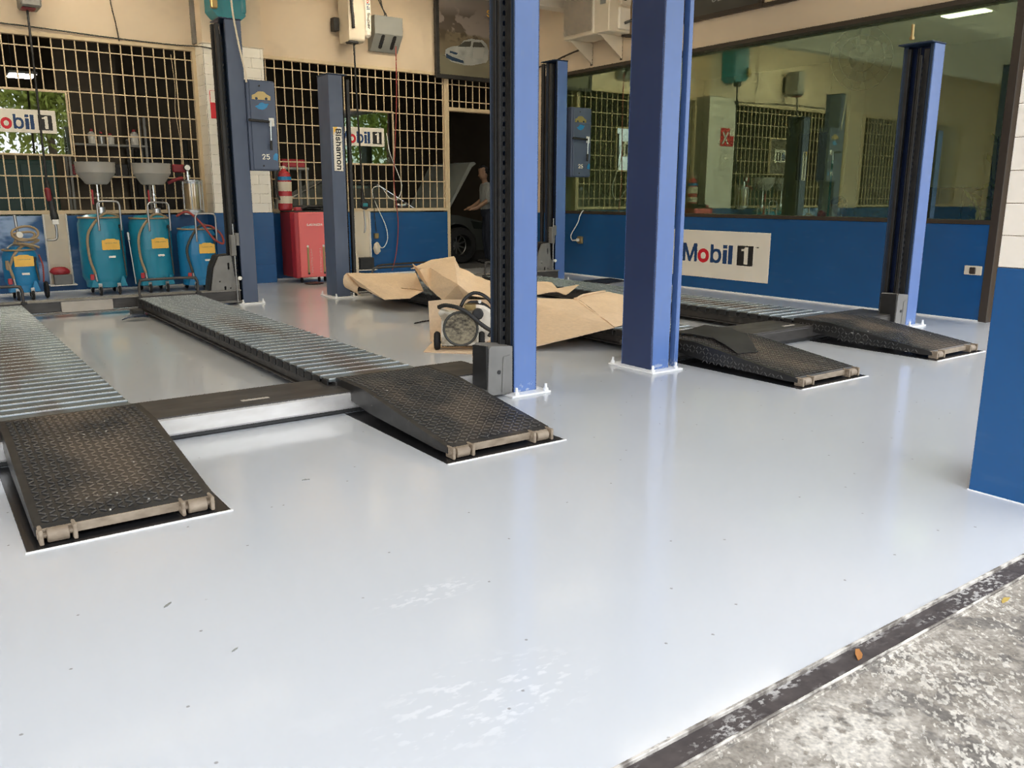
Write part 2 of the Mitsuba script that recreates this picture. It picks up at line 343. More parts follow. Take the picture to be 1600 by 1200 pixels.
# right wall
wr = structroot('wall_right', 'cream painted office wall above blue dado')
put('plaster', box(XR, XR + .12, 3.92, YB + .12, 3.06, ZC), 'm_wall', wr)
put('plaster', box(XR, XR + .12, 11.0, YB, .93, 3.06), 'm_wall', wr)
put('dado', box(XR - .02, XR + .085, 3.92, YB, 0, .945, .004), 'm_dado', wr)
put('paint_line', box(XR - .028, XR - .012, 3.92, YB, 0, .016), 'm_paintwhite', wr)
struct('wall_left', box(XL - .12, XL, YF, YB, 0, ZC), 'm_wall', 'far left wall of the workshop')
struct('ceiling', box(XL - .2, XR + .2, 1.0, YB + .2, ZC, ZC + .12), 'm_ceiling', 'pale workshop ceiling')
struct('wall_front', box(XL, 14, 1.16, 1.58, 3.95, ZC + .9), 'm_wall', 'lintel over the open workshop front')

# tiled columns: every tile is a piece
TILE = {}
def tile_face(parent, P, ex, n, width, z0, z1, th=.124, tw=.25, matname='m_tile', stagger=True, proud=.008):
    """tiles on a vertical face: P lower corner, ex along the face, n outwards"""
    ex, n = np.array(ex, float), np.array(n, float); rows = int(round((z1 - z0) / th)); hz = (z1 - z0) / rows
    for r in range(rows):
        u = -(tw / 2 if (stagger and r % 2) else 0)
        while u < width - .01:
            a, b = max(u, 0), min(u + tw, width); u += tw
            if b - a < .03: continue
            k = (round(b - a, 3), round(hz, 3), matname)
            if k not in TILE:
                TILE[k] = mikit.ply(box(.0012, b - a - .0012, 0, hz - .0024, 0, proud, .0018), matname)
            o = np.array(P, float) + ex * a + np.array([0, 0, z0 + r * hz + .0012]) + n * .0
            M = np.eye(4); M[:3, 0] = ex; M[:3, 1] = (0, 0, 1); M[:3, 2] = n; M[:3, 3] = o
            put_ply('tile', TILE[k], parent, T(M))
cb = structroot('column_back', 'white tiled pillar with blue base on the back wall')
CX0, CX1, CY = 3.43, 4.22, 11.66
put('core', box(CX0, CX1, CY + .006, YB + .1, 0, ZC), 'm_wall', cb)
put('grout', box(CX0 - .002, CX1 + .002, CY + .002, YB, .975, 3.13), 'm_grout', cb)
put('dado', box(CX0 - .012, CX1 + .012, CY - .012, YB, 0, .975, .004), 'm_dado', cb)
for z in (.26, .42, .60, .78):
    put('dado_course', box(CX0 - .014, CX1 + .014, CY - .0155, CY + .1, z, z + .006, .001), 'm_dado', cb)
tile_face(cb, (CX0, CY + .002, 0), (1, 0, 0), (0, -1, 0), CX1 - CX0, .977, 3.13)
tile_face(cb, (CX0 - .002, YB - .002, 0), (0, -1, 0), (-1, 0, 0), YB - CY - .004, .977, 3.13)
put('trim', box(CX0 - .02, CX1 + .02, CY - .02, YB, 3.13, 3.145, .003), 'm_cream', cb)
cr_ = structroot('column_front', 'large cream tiled pillar with blue base at the workshop front')
DX, DY0, DY1 = 3.51, 1.16, 1.583
put('core', box(DX + .006, DX + .42, DY0, DY1, 0, ZC), 'm_wall', cr_)
put('grout', box(DX + .003, DX + .43, DY0 - .002, DY1 + .002, .93, ZC), 'm_grout', cr_)
put('dado', box(DX - .008, DX + .44, DY0 - .01, DY1, 0, .93, .003), 'm_dado', cr_)
put('paint_line', box(DX - .011, DX + .45, DY0 - .013, DY1 + .004, 0, .005), 'm_paintwhite', cr_)
tile_face(cr_, (DX + .003, DY1, 0), (0, -1, 0), (-1, 0, 0), DY1 - DY0, .932, 3.90, th=.1245, tw=.5, matname='m_tile_cream', stagger=False)
tile_face(cr_, (DX + .003, DY0 - .002, 0), (1, 0, 0), (0, -1, 0), .427, .932, 3.90, th=.1245, tw=.5, matname='m_tile_cream', stagger=False)

# ------------------------------------------------------------------ grille windows of the back wall
zs = [2.95, 2.70, 2.455, 2.205, 1.945, 1.685, 1.435, 1.172]
BAR = {}
def bar(parent, name, a, b, r=.0075):
    L = round(float(np.linalg.norm(np.subtract(b, a))), 3); k = (L, r, name)
    if k not in BAR: BAR[k] = mikit.ply(box(-r, r, -r, r, 0, L, .002), 'm_cream_bar')
    d = np.subtract(b, a) / np.linalg.norm(np.subtract(b, a))
    M = frame(a, (0, 1, 0), np.cross(d, (0, 1, 0))) if abs(d[2]) < .5 else frame(a, (1, 0, 0), (0, 1, 0))
    put_ply(name, BAR[k], parent, T(M))
def rectframe(x0, x1, z0, z1, w, y0, y1):
    return cat(box(x0, x1, y0, y1, z0, z0 + w, .003), box(x0, x1, y0, y1, z1 - w, z1, .003), box(x0, x0 + w, y0, y1, z0 + w, z1 - w, .003), box(x1 - w, x1, y0, y1, z0 + w, z1 - w, .003))
def grille(name, label, x0, x1, pane, z0=SILL, z1=HEAD, xbase=None, rows=None):
    w = structroot(name, label)
    put('window_frame', rectframe(x0, x1, z0, z1, .045, YB - .02, YB + .06), 'm_cream_bar', w)
    y = YB + .01; xx = np.arange(x0 + .09, x1 - .05, .1305) if xbase is None else np.arange(xbase - 60 * .1305, x1 - .05, .1305)
    for x in xx:
        if x < x0 + .06: continue
        if pane and pane[0] - .03 < x < pane[1] + .03:
            bar(w, 'vertical_bar', (x, y, z0 + .04), (x, y, pane[2])); bar(w, 'vertical_bar', (x, y, pane[3]), (x, y, z1 - .04))
        else:
            bar(w, 'vertical_bar', (x, y, z0 + .04), (x, y, z1 - .04))
    for z in (zs if rows is None else rows):
        if pane and pane[2] < z < pane[3]:
            bar(w, 'crossbar', (x0 + .03, y - .004, z), (pane[0], y - .004, z)); bar(w, 'crossbar', (pane[1], y - .004, z), (x1 - .03, y - .004, z))
        else:
            bar(w, 'crossbar', (x0 + .03, y - .004, z), (x1 - .03, y - .004, z))
    if pane:
        put('pane_frame', rectframe(pane[0] - .02, pane[1] + .02, pane[2] - .02, pane[3] + .02, .022, YB - .012, YB + .03), 'm_cream_bar', w)
        put('pane', xf(trimesh.Trimesh([[pane[0], 0, pane[2]], [pane[1], 0, pane[2]], [pane[1], 0, pane[3]], [pane[0], 0, pane[3]]], [[0, 1, 2], [0, 2, 3]]), trimesh.transformations.translation_matrix((0, YB + .004, 0))), 'm_pane', w)
    return w
grille('window_1', 'cream grille window above the blue drain tanks', G1[0], G1[1], (.86, 1.815, 1.70, 2.435), xbase=1.331)
grille('window_2', 'cream grille window beside the dark doorway', G2[0], G2[1], (5.37, 6.325, 1.685, 2.455), xbase=4.367)
grille('window_3', 'cream grille window at the far left of the back wall', G3[0], G3[1], (-4.6, -3.6, 1.70, 2.435))
# doorway with grille transom
dw = structroot('door_1', 'cream framed doorway to the dark back room')
put('door_frame', cat(box(7.28, 7.335, YB - .03, YB + .1, 0, HEAD, .004), box(7.335, 8.40, YB - .03, YB + .1, 2.545, 2.60, .004), box(8.34, 8.40, YB - .03, YB + .1, 0, HEAD, .004)), 'm_cream_bar', dw)
for x in np.arange(7.42, 8.33, .1305): bar(dw, 'vertical_bar', (x, YB + .01, 2.60), (x, YB + .01, HEAD))
bar(dw, 'crossbar', (7.33, YB + .006, 2.70), (8.35, YB + .006, 2.70)); bar(dw, 'crossbar', (7.33, YB + .006, 2.95), (8.35, YB + .006, 2.95))

# ------------------------------------------------------------------ office window on the right wall
wo = structroot('window_4', 'wide green tinted office window with brown frame')
WY0, WY1, WZ0, WZ1 = 3.92, 11.0, .945, 3.06
put('window_frame', cat(box(XR - .03, XR + .15, WY0, WY1, WZ0, WZ0 + .04, .004), box(XR - .03, XR + .15, WY0, WY1, WZ1 - .05, WZ1, .004), box(XR - .03, XR + .15, WY0 - .03, WY0 + .05, 0, WZ1, .004), box(XR - .03, XR + .15, WY1 - .06, WY1, WZ0, WZ1, .004)), 'm_frame_brown', wo)
put('pane', trimesh.Trimesh([[XR + .115, WY0, WZ0], [XR + .115, WY1, WZ0], [XR + .115, WY1, WZ1], [XR + .115, WY0, WZ1]], [[0, 1, 2], [0, 2, 3]]), 'm_glass', wo)
# office behind
OX = 13.2
struct('floor_1', box(XR + .09, OX, 3.9, YB, -.2, 0), 'm_darkfloor', 'office floor behind the glass')
struct('ceiling_1', box(XR + .09, OX, 3.9, YB, 3.45, 3.55), 'm_wall_white', 'white office ceiling behind the glass')
struct('wall_office_back', box(OX, OX + .1, 3.9, YB, 0, 3.5), 'm_wall_white', 'white back wall of the office')
struct('wall_office_left', box(XR + .12, OX, YB - .1, YB, 0, 3.5), 'm_wall_white', 'white end wall of the office')
struct('wall_office_front', box(XR + .16, OX, 3.72, 3.86, 0, 3.5), 'm_wall', 'front wall of the office')
oc = structroot('column_office', 'square white office column with moulded capital')
put('shaft', box(11.6, 11.95, 7.6, 7.95, 0, 3.45, .01), 'm_wall_white', oc)
put('capital', cat(box(11.55, 12.0, 7.55, 8.0, 3.25, 3.45, .02)), 'm_wall_white', oc)
t = thing('ceiling_light', 'long fluorescent ceiling light inside the office', 'ceiling light')
put('housing', box(10.72, 11.02, 5.35, 5.95, 3.40, 3.45, .01), 'm_white', t)
scene[t + '__tube'] = mikit.ply(box(10.77, 10.97, 5.39, 5.91, 3.385, 3.40), 'm_white') | {'emitter': {'type': 'area', 'radiance': col((.40, .44, .34))}}

# added unseen ceiling beams hide added fill battens from the floor reflection
FILL_RADIANCE = 1.9  # strength of the added battens that lift the interior
for k, y in enumerate((4.6, 7.6, 10.4)):
    struct(f'beam_{k + 1}', box(XL, XR, y, y + .22, ZC - .42, ZC, .01), 'm_ceiling', 'added ceiling beam that screens the fill battens')
    for x in (.4, 4.8):
        t = thing('fill_lamp', 'added white fluorescent fill batten behind an added ceiling beam', 'ceiling light', 'added fill battens behind the added beams')
        put('housing', box(x, x + 2.4, y + .22, y + .36, ZC - .30, ZC - .20, .006), 'm_white', t)
        scene[t + '__tube'] = mikit.ply(box(x + .03, x + 2.37, y + .225, y + .355, ZC - .335, ZC - .302), 'm_white') | {'emitter': {'type': 'area', 'radiance': col((FILL_RADIANCE, FILL_RADIANCE * .90, FILL_RADIANCE * .72))}}

# ------------------------------------------------------------------ four-post lifts
def teeth_strip(z0, z1, pitch=.055, w=.026):
    pts = [(0, z0)]
    z = z0
    while z + pitch <= z1:
        pts += [(w, z + .004), (w, z + pitch * .55), (w * .35, z + pitch * .6), (w * .35, z + pitch)]; z += pitch
    return pts + [(0, z)]
def bolt(parent, x, y, z=.012, s=1.0, m='m_paintwhite'):
    put('bolt', cat(cyl(.017 * s, (x, y, z), (x, y, z + .018 * s), 6, .002), cyl(.009 * s, (x, y, z + .016 * s), (x, y, z + .046 * s), 10, .002)), m, parent, smooth=35)
def post(lift, x_edge, y0, side, h, rear=False, old=False):
    """C-shaped steel post. side=+1: opens towards -x with its face from x_edge to x_edge+.17; -1: mirrored, opens towards +x"""
    p = numbered('post', lift); paint = 'm_post_old' if old else 'm_post'
    W, D, t = .172, .31, .014
    X = lambda u0, u1: (min(x_edge + side * u0, x_edge + side * u1), max(x_edge + side * u0, x_edge + side * u1))
    web = box(*X(W - t, W), y0, y0 + D, .012, h, .004)
    fl = box(*X(0, W), y0, y0 + t, .012, h, .004)
    fl2 = box(*X(.03 if side > 0 else 0, W), y0 + D - t, y0 + D, .012, h, .004)
    put('web', web, 'm_post_shade' if not old else paint, p); put('flange', fl, paint, p); put('flange', fl2, 'm_navy' if side > 0 else paint, p)  # inner rear flange goes navy: shade inside the channel put into its colour
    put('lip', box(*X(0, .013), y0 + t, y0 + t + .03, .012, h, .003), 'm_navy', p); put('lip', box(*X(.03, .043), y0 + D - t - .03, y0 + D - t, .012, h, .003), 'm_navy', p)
    ga = (-.088, -.052) if side < 0 or rear else (.005, .03)
    put('guide_rail', box(*X(*ga), y0 - .006 if side < 0 else y0 + .05, y0 + .05 if side < 0 else y0 + .10, .012, h - .04, .004), paint if side < 0 and not rear else 'm_black', p)
    gb_ = (-.07, -.03) if side < 0 or rear else (.03, .07)
    put('guide_rail', box(*X(*gb_), y0 + D - .07, y0 + D - .02, .012, h - .02, .004), 'm_black', p)
    M = np.eye(4)
    pts = [(side * a, b) for a, b in teeth_strip(.25, h - .12)]
    put('locking_ladder', prism(pts, .012, XZ(y0 + .10) @ trimesh.transformations.translation_matrix((x_edge - side * .035, 0, 0))), 'm_black', p)
    put('locking_bar', box(*X(-.05, -.034), y0 + .084, y0 + .11, .25, h - .1, .002), 'm_black', p)
    put('cable', cat(cyl(.007, (x_edge + side * .05, y0 + .16, .1), (x_edge + side * .05, y0 + .16, h - .02), 8), cyl(.009, (x_edge + side * .09, y0 + .2, .1), (x_edge + side * .09, y0 + .2, h - .02), 8)), 'm_black', p, smooth=40)
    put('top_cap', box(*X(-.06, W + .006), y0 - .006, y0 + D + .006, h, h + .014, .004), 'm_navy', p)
    bp = numbered('base_plate', p)
    scene[bp] = mikit.ply(box(*X(-.07, W + .06), y0 - .075, y0 + D + .075, 0, .014, .004), 'm_paintwhite')
    for u in (-.02, W + .035):
        for yy in (y0 - .05, y0 + D + .05): bolt(bp, x_edge + side * u, yy)
    return p
def carriage(lift, x_edge, y0, side, front=True):
    """the end of a cross beam that rides in the post"""
    X = lambda u0, u1: (min(x_edge + side * u0, x_edge + side * u1), max(x_edge + side * u0, x_edge + side * u1))
    c = numbered('carriage', lift)
    if front:
        pts = [(-.20, .05), (-.18, .02), (-.02, .02), (-.02, .31), (-.175, .325), (-.19, .31)]
        m = prism([(side * a, b) for a, b in pts], .17, XZ(y0 + .14) @ trimesh.transformations.translation_matrix((x_edge, 0, 0)))
        scene[c] = mikit.ply(m, 'm_carriage')
        put('gusset', prism([(side * -.10, .03), (side * -.035, .03), (side * -.035, .26), (side * -.09, .25)], .03, XZ(y0 - .005) @ trimesh.transformations.translation_matrix((x_edge, 0, 0))), 'm_carriage', c)
        put('side_plate', prism([(y0 - .02, .06), (y0 + .13, .06), (y0 + .13, .315), (y0 - .02, .325)], .012, X_(x_edge - .206 if side > 0 else x_edge + .194)), 'm_black', c)
        put('bolt', cyl(.013, (x_edge - side * .12, y0 - .034, .16), (x_edge - side * .12, y0 - .024, .16), 12), 'm_black', c)
    else:
        pts = Polygon([(-.37, .05), (-.30, .42), (-.24, .545), (-.10, .555), (-.08, .32), (-.03, .30), (-.03, .03), (-.37, .03)]).buffer(-.015).buffer(.015, 5)
        for hx, hz in ((-.15, .40), (-.20, .14)): pts = pts.difference(rrect(.022, .075, .008, hx, hz))
        for hx, hz in ((-.245, .27), (-.13, .19)): pts = pts.difference(Polygon([(hx - .008, hz - .008), (hx + .008, hz - .008), (hx + .008, hz + .008), (hx - .008, hz + .008)]))
        if side < 0: pts = affinity.scale(pts, -1, 1, origin=(0, 0))
        scene[c] = mikit.ply(prism(pts, .02, XZ(y0 + .03) @ trimesh.transformations.translation_matrix((x_edge, 0, 0))), 'm_carriage')
        put('backing_plate', prism(affinity.scale(pts.convex_hull.buffer(.012), 1, 1), .16, XZ(y0 + .22) @ trimesh.transformations.translation_matrix((x_edge, 0, 0))), 'm_black', c)
        put('latch_block', cat(box(*X(-.11, -.055), y0 - .05, y0 + .03, .55, .78, .006), box(*X(-.05, -.01), y0 - .03, y0 + .02, .66, .80, .004)), 'm_carriage', c)
        put('rod', cyl(.008, (x_edge - side * .075, y0 - .035, .03), (x_edge - side * .075, y0 - .035, .9), 10), 'm_steel', c, smooth=40)
        put('knob', cyl(.022, (x_edge - side * .035, y0 - .05, .30), (x_edge - side * .035, y0 - .02, .30), 14, .005), 'm_white', c, smooth=40)
PITCH = .122
def runway(lift, x0, x1, y0=4.44, y1=9.33, hoop=True):
    r = numbered('runway', lift)
    n = int(round((y1 - y0) / PITCH)); W = x1 - x0
    prof = [(0, 0), (PITCH - .008, 0), (PITCH - .008, .012), (.020, .013), (.017, .018), (.006, .018), (.003, .012), (0, .012)]
    sl = mikit.ply(prism(prof, W, X_(0)), 'm_galv')
    cap = mikit.ply(box(-.006, .003, .018, .100, -.040, .010, .003), 'm_black')
    ridge_glint = mikit.ply(box(.002, W - .002, .0055, .0125, .0175, .0192, .0006), 'm_slat_glint')  # thin strip carrying the painted highlight
    for i in range(n):
        tw = T().translate([x0, y0 + i * PITCH, .150])
        put_ply('slat', sl, r, tw); put_ply('ridge_glint', ridge_glint, r, tw); put_ply('end_hook', cap, r, tw); put_ply('end_hook', cap, r, T().translate([x1 + .003, y0 + i * PITCH, .150]))
    for a, b in ((x0 + .03, x0 + .075), (x1 - .075, x1 - .03)):
        put('side_beam', cat(box(a, b, y0 - .02, y1, .045, .150, .004), box(a - .02, b + .02, y0 - .02, y1, .035, .046, .003)), 'm_beam_dark', r)
    put('end_plate', box(x0 - .005, x1 + .005, y1, y1 + .012, .03, .175, .003), 'm_beam_dark', r)
    if hoop:
        xa, xb, y = x0 + .02, x1 + .02, y1 - .02
        put('wheel_stop', tube([(xa, y, .15), (xa, y, .29), (xa + .015, y, .325), (xa + .06, y, .345), (xb - .06, y, .345), (xb - .015, y, .325), (xb, y, .29), (xb, y, .15)], .0135, 8, n=5), 'm_beam_dark', r, smooth=True)
        put('stop_foot', box(xb - .022, xb + .03, y - .02, y + .02, .165, .19, .004), 'm_black', r)
    return r
LUG = box(-.0135, .0135, -.0042, .0042, 0, .0060, .0020)
def ramp(lift, x0, x1, yf=3.20, yb=4.44):
    r = numbered('ramp', lift)
    prof = [(yb, .172), (4.10, .172), (4.06, .169), (yf + .02, .062), (yf, .050), (yf, .030), (yf + .10, .026), (4.02, .05), (yb, .10)]
    scene[r] = mikit.ply(prism(prof, x1 - x0, X_(x0)), 'm_plate')
    put('front_lip', box(x0 + .005, x1 - .005, yf - .006, yf + .004, .020, .055, .002), 'm_plate_edge', r)
    lugs = []
    def on(y):
        return .172 if y > 4.10 else .062 + (y - yf - .02) / (4.06 - yf - .02) * (.169 - .062)
    sl = math.atan2(.107, 4.06 - yf - .02)
    nx, ny = int((x1 - x0 - .03) / .032), int((yb - yf - .05) / .032)
    for i in range(nx):
        for j in range(ny):
            x, y = x0 + .025 + (i + .5) * (x1 - x0 - .05) / nx, yf + .04 + j * .032
            m = rot(LUG, (0, 0, 1), 42 if (i + j) % 2 else -42)
            if y < 4.06: m = rot(m, (1, 0, 0), math.degrees(sl))
            lugs.append(mv(m, x, y, on(y) - .0005))
    side = []
    for s, xx in ((-1, x0), (1, x1)):
        for j in range(ny - 3):
            y = yf + .12 + j * .032; zt = on(min(y, 4.06))
            for z in np.arange(.045, zt - .02, .03):
                if y > 4.0 and z < .1: continue
                m = rot(rot(LUG, (0, 0, 1), 42 if (j + int(z * 40)) % 2 else -42), (0, 1, 0), 90 * s)
                side.append(mv(m, xx - s * .0005, y, z))
    put('tread_pattern', cat(*lugs), 'm_lug', r, kind='stuff')
    if x0 > 4: put('tread_pattern', cat(*side), 'm_lug', r, kind='stuff')
    for xa in (x0 + .035, x1 - .105):
        put('roller', cat(cyl(.026, (xa, yf - .014, .032), (xa + .07, yf - .014, .032), 18, .003), cyl(.011, (xa - .03, yf - .014, .034), (xa + .10, yf - .014, .034), 10)), 'm_plate_edge', r, smooth=40)
        for u in (-.026, .082): put('roller_bracket', box(xa + u, xa + u + .014, yf - .04, yf + .03, .006, .062, .003), 'm_plate_edge', r)
    f = numbered('floor_plate', lift)
    scene[f] = mikit.ply(box(x0 - .035, x1 + .045, yf - .065, 4.25, 0, .0035, .001), 'm_black_gloss')
    put('painted_edge', box(x0 - .04, x1 + .05, yf - .074, yf - .064, 0, .005, .001), 'm_paintwhite', f)
    return r
def crossbeam(lift, xa, xb, yf, front=True, face='m_beam'):
    c = numbered('crossbeam', lift)
    if front:
        scene[c] = mikit.ply(box(xa, xb, yf, yf + .13, .028, .125, .012), face, smooth=False)
        put('top_plate', box(xa, xb, yf + .004, yf + .17, .122, .131, .003), 'm_beam_dark', c)
        put('cable_cover', box(xa, xb, yf + .17, yf + .42, .100, .128, .012), 'm_beam_dark', c)
        put('gap_shade', box(xa, xb, yf + .02, yf + .14, .004, .030, .004), 'm_black', c)  # black strip stands in for the shadow gap under the beam
        put('patch', box((xa + xb) / 2 - .02, (xa + xb) / 2 + .13, yf + .10, yf + .13, .131, .1335, .001), 'm_beige_steel', c)
    else:
        scene[c] = mikit.ply(box(xa, xb, yf + .03, yf + .16, .055, .160, .006), 'm_beam_dark')
        put('top_plate', box(xa, xb, yf, yf + .18, .158, .170, .003), 'm_carriage', c)
        put('cover_panel', box((xa + xb) / 2 - .17, (xa + xb) / 2 + .31, yf - .002, yf + .03, .050, .157, .003), 'm_beige_steel', c)
        put('lower_rail', box(xa, xb, yf + .0, yf + .05, .030, .046, .004), 'm_carriage', c)
    return c
def control_box(lift, x0, x1, y0, z0=1.48, z1=2.435):
    b = numbered('control_box', lift)
    scene[b] = mikit.ply(box(x0, x1, y0, y0 + .22, z0, z1, .006), 'm_post_old')
    put('front_panel', box(x0 + .03, x1 + .004, y0 - .014, y0, z0 + .01, z1 - .012, .006), 'm_post_old', b)
    put('handle_bar', cyl(.014, (x0 - .01, y0 - .045, 2.01), (x1 - .09, y0 - .045, 2.0), 12, .003), 'm_black', b, smooth=40)
    l = put('lever', cyl(.0085, (x1 - .075, y0 - .05, 2.02), (x1 - .085, y0 - .05, 1.80), 10, .002), 'm_chrome', b, smooth=40)
    put('grip', cyl(.013, (x1 - .085, y0 - .05, 1.80), (x1 - .086, y0 - .05, 1.70), 12, .004), 'm_black', l, smooth=40)
    put('switch_plate', box(x1 - .085, x1 - .025, y0 - .022, y0 - .012, 1.955, 2.045, .003), 'm_white', b)
    car = Polygon([(0, 0), (.20, 0), (.20, .035), (.165, .05), (.13, .078), (.07, .078), (.035, .05), (0, .035)]).buffer(.004)
    s = put('car_sticker', prism(affinity.translate(car, x0 + .055, 2.235), .003, XZ(y0 - .013)), 'm_brass', b)
    put('sticker_wheel', cat(*[cyl(.014, (x0 + .055 + u, y0 - .018, 2.243), (x0 + .055 + u, y0 - .015, 2.243), 12) for u in (.045, .155)]), 'm_navy', s)
    ell = affinity.rotate(affinity.scale(Polygon([(math.cos(a) * (.07 + .012 * math.sin(a * 5)), math.sin(a) * (.033 + .006 * math.cos(a * 4))) for a in np.linspace(0, 6.28, 26)]), 1, 1), 12)
    put('blue_sticker', prism(affinity.translate(ell, x0 + .16, 2.165), .002, XZ(y0 - .013)), 'm_tealblue', b)
    m = meshkit.text_mesh('25', .055, .003, True); m.apply_transform(XZ(y0 - .013) @ trimesh.transformations.translation_matrix((x0 + .12, 1.60, 0)))
    put('sticker_mark', m, 'm_sign', b)
    put('blue_patch', prism([(x1 - .06, 1.60), (x1 - .01, 1.585), (x1, 1.66), (x1 - .03, 1.67), (x1 - .055, 1.64)], .002, XZ(y0 - .013)), 'm_tealblue', b)
    put('screw', cat(*[cyl(.009, (x0 + .14, y0 - .02, z), (x0 + .14, y0 - .012, z), 10) for z in (z0 + .05, z1 - .06)]), 'm_black', b)
    return b

L1 = thing('car_lift', 'blue four-post car lift on the left with bare ribbed metal runways', 'car lift')
post(L1, 2.942, 4.075, 1, 2.55)
post(L1, 3.025, 9.45, 1, 3.03, rear=True, old=True)
post(L1, -.22, 4.075, -1, 2.55)
post(L1, -.30, 9.45, -1, 2.55, rear=True)
runway(L1, .225, .825); runway(L1, 1.885, 2.475)
ramp(L1, .235, .855); ramp(L1, 1.925, 2.535)
crossbeam(L1, -.2, 2.93, 4.24); crossbeam(L1, -.3, 3.0, 9.42, False)
carriage(L1, 2.942, 4.10, 1); carriage(L1, 3.025, 9.45, 1, False); carriage(L1, -.22, 4.10, -1)
control_box(L1, 3.20, 3.51, 9.42)
put('conduit', tube([(3.10, 9.42, 3.25), (3.11, 9.41, 3.05), (3.15, 9.40, 2.75), (3.195, 9.40, 2.50), (3.20, 9.40, 2.40)], .011, 8), 'm_cream', L1, smooth=True)

L2 = thing('car_lift', 'blue four-post car lift on the right with cardboard over its near runway', 'car lift')
post(L2, 4.305, 4.085, -1, 2.62)
post(L2, 4.315, 9.395, -1, 2.56, rear=True, old=True)
post(L2, 7.615, 4.20, 1, 2.54)
post(L2, 7.60, 9.52, 1, 3.03, rear=True)
runway(L2, 4.555, 5.165); runway(L2, 6.21, 6.835)
ramp(L2, 4.565, 5.215); ramp(L2, 6.215, 6.855)
crossbeam(L2, 4.35, 7.6, 4.24, face='m_beam_dark'); crossbeam(L2, 4.32, 7.6, 9.42, False)
carriage(L2, 7.615, 4.225, 1); carriage(L2, 7.60, 9.52, 1, False)
control_box(L2, 7.84, 8.19, 9.50)
put('top_rod', cat(cyl(.013, (7.40, 4.30, 2.55), (7.40, 4.30, 2.68), 10, .002), cyl(.024, (7.40, 4.30, 2.553), (7.40, 4.30, 2.575), 6)), 'm_brass', L2, smooth=40)
# the maker's plate on the rear left post of the right lift, read downwards
lp = put('name_plate', box(4.175, 4.285, 9.386, 9.395, 1.49, 1.985, .002), 'm_sign', L2)
m = fit_text('Bishamon', 0, .46, 0, .07); m.apply_transform(frame((4.205, 9.386, 1.965), (0, 0, -1), (1, 0, 0)))
put('lettering', m, 'm_ink_black', lp)
put('label_strip', prism([(4.180, 1.985), (4.230, 1.985), (4.180, 1.90)], .002, XZ(9.386)), 'm_yellow', lp)

# ------------------------------------------------------------------ signs
def mobil(parent, M, x0, x1, z0, z1, tm=False, d=.003):
    """the word in the plane u,v of M between u=x0..x1 and v=z0..z1"""
    W, H = x1 - x0, z1 - z0
    U = lambda a: x0 + W * a
    xh = .73
    for s, a, b, hh, mm in (('M', 0, .215, 1, 'm_ink_blue'), ('o', .232, .388, xh, 'm_ink_red'), ('b', .415, .572, 1, 'm_ink_blue'), ('i', .592, .648, 1, 'm_ink_blue'), ('l', .668, .724, 1, 'm_ink_blue')):
        if s in 'il':
            g = prism(Polygon([(U(a), z0), (U(b), z0), (U(b), z0 + H * (.74 if s == 'i' else 1)), (U(a), z0 + H * (.74 if s == 'i' else 1))]), d)
            if s == 'i': g = cat(g, prism([(U(a), z0 + H * .82), (U(b), z0 + H * .82), (U(b), z1), (U(a), z1)], d))
        elif s == 'o':
            cx, cz = U((a + b) / 2), z0 + H * xh / 2
            E = lambda k: Polygon([(cx + math.cos(t) * (b - a) / 2 * W * k[0], cz + math.sin(t) * H * xh / 2 * k[1]) for t in np.linspace(0, 2 * math.pi, 40)])
            g = prism(E((1.08, 1.06)).difference(E((.50, .52))), d)
        else: g = fit_text(s, U(a), U(b), z0, z0 + H * hh, d)
        put('letter', xf(g, M), mm, parent)
    bx = prism([(U(.79), z0 - H * .02), (U(1), z0 - H * .02), (U(1), z1 + H * .02), (U(.79), z1 + H * .02)], d)
    k = put('numeral_box', xf(bx, M), 'm_ink_black', parent)
    one_ = Polygon([(.885, .06), (.935, .06), (.935, .95), (.892, .95), (.882, .86), (.845, .83), (.845, .74), (.885, .76)])
    put('numeral', xf(prism([(U(a), z0 + H * b) for a, b in one_.exterior.coords], d * 2), M), 'm_sign', k)
    if tm:
        m = fit_text('TM', U(1.03), U(1.07), z1 - H * .06, z1, d); put('trade_mark', xf(m, M), 'm_ink_black', parent)
sg = one('wall_sign', box(XR - .028, XR - .020, 6.505, 8.10, .165, .775, .002), 'm_sign', 'white rectangular sign reading Mobil 1 on the blue office dado', 'sign')
mobil(sg, YZ(XR - .028), -7.915, -6.75, .362, .600, tm=True)
for xr, lab in ((1.68, 'white Mobil 1 strip sign on the glass pane above the drain tanks'), (6.165, 'white Mobil 1 strip sign on the pane behind the plated blue post'), (-3.72, 'white Mobil 1 strip sign on the pane at the far left')):
    s = one('pane_sign', box(xr - .80, xr, YB - .022, YB - .002 + .004, 1.945, 2.215, .001), 'm_sign', lab, 'sign')
    mobil(s, XZ(YB - .022), xr - .755, xr - .045, 1.985, 2.155)
xs = one('warning_sign', box(3.47, 3.86, CY - .014, CY - .006, 2.20, 2.55, .002), 'm_ink_red', 'red warning sign with a white X on the tiled pillar', 'sign')
put('cross', xf(fit_text('X', 3.62, 3.82, 2.235, 2.475, .003), XZ(CY - .014)), 'm_white', xs)
put('side_stripe', box(3.475, 3.60, CY - .0165, CY - .0139, 2.40, 2.545), 'm_sign', xs)

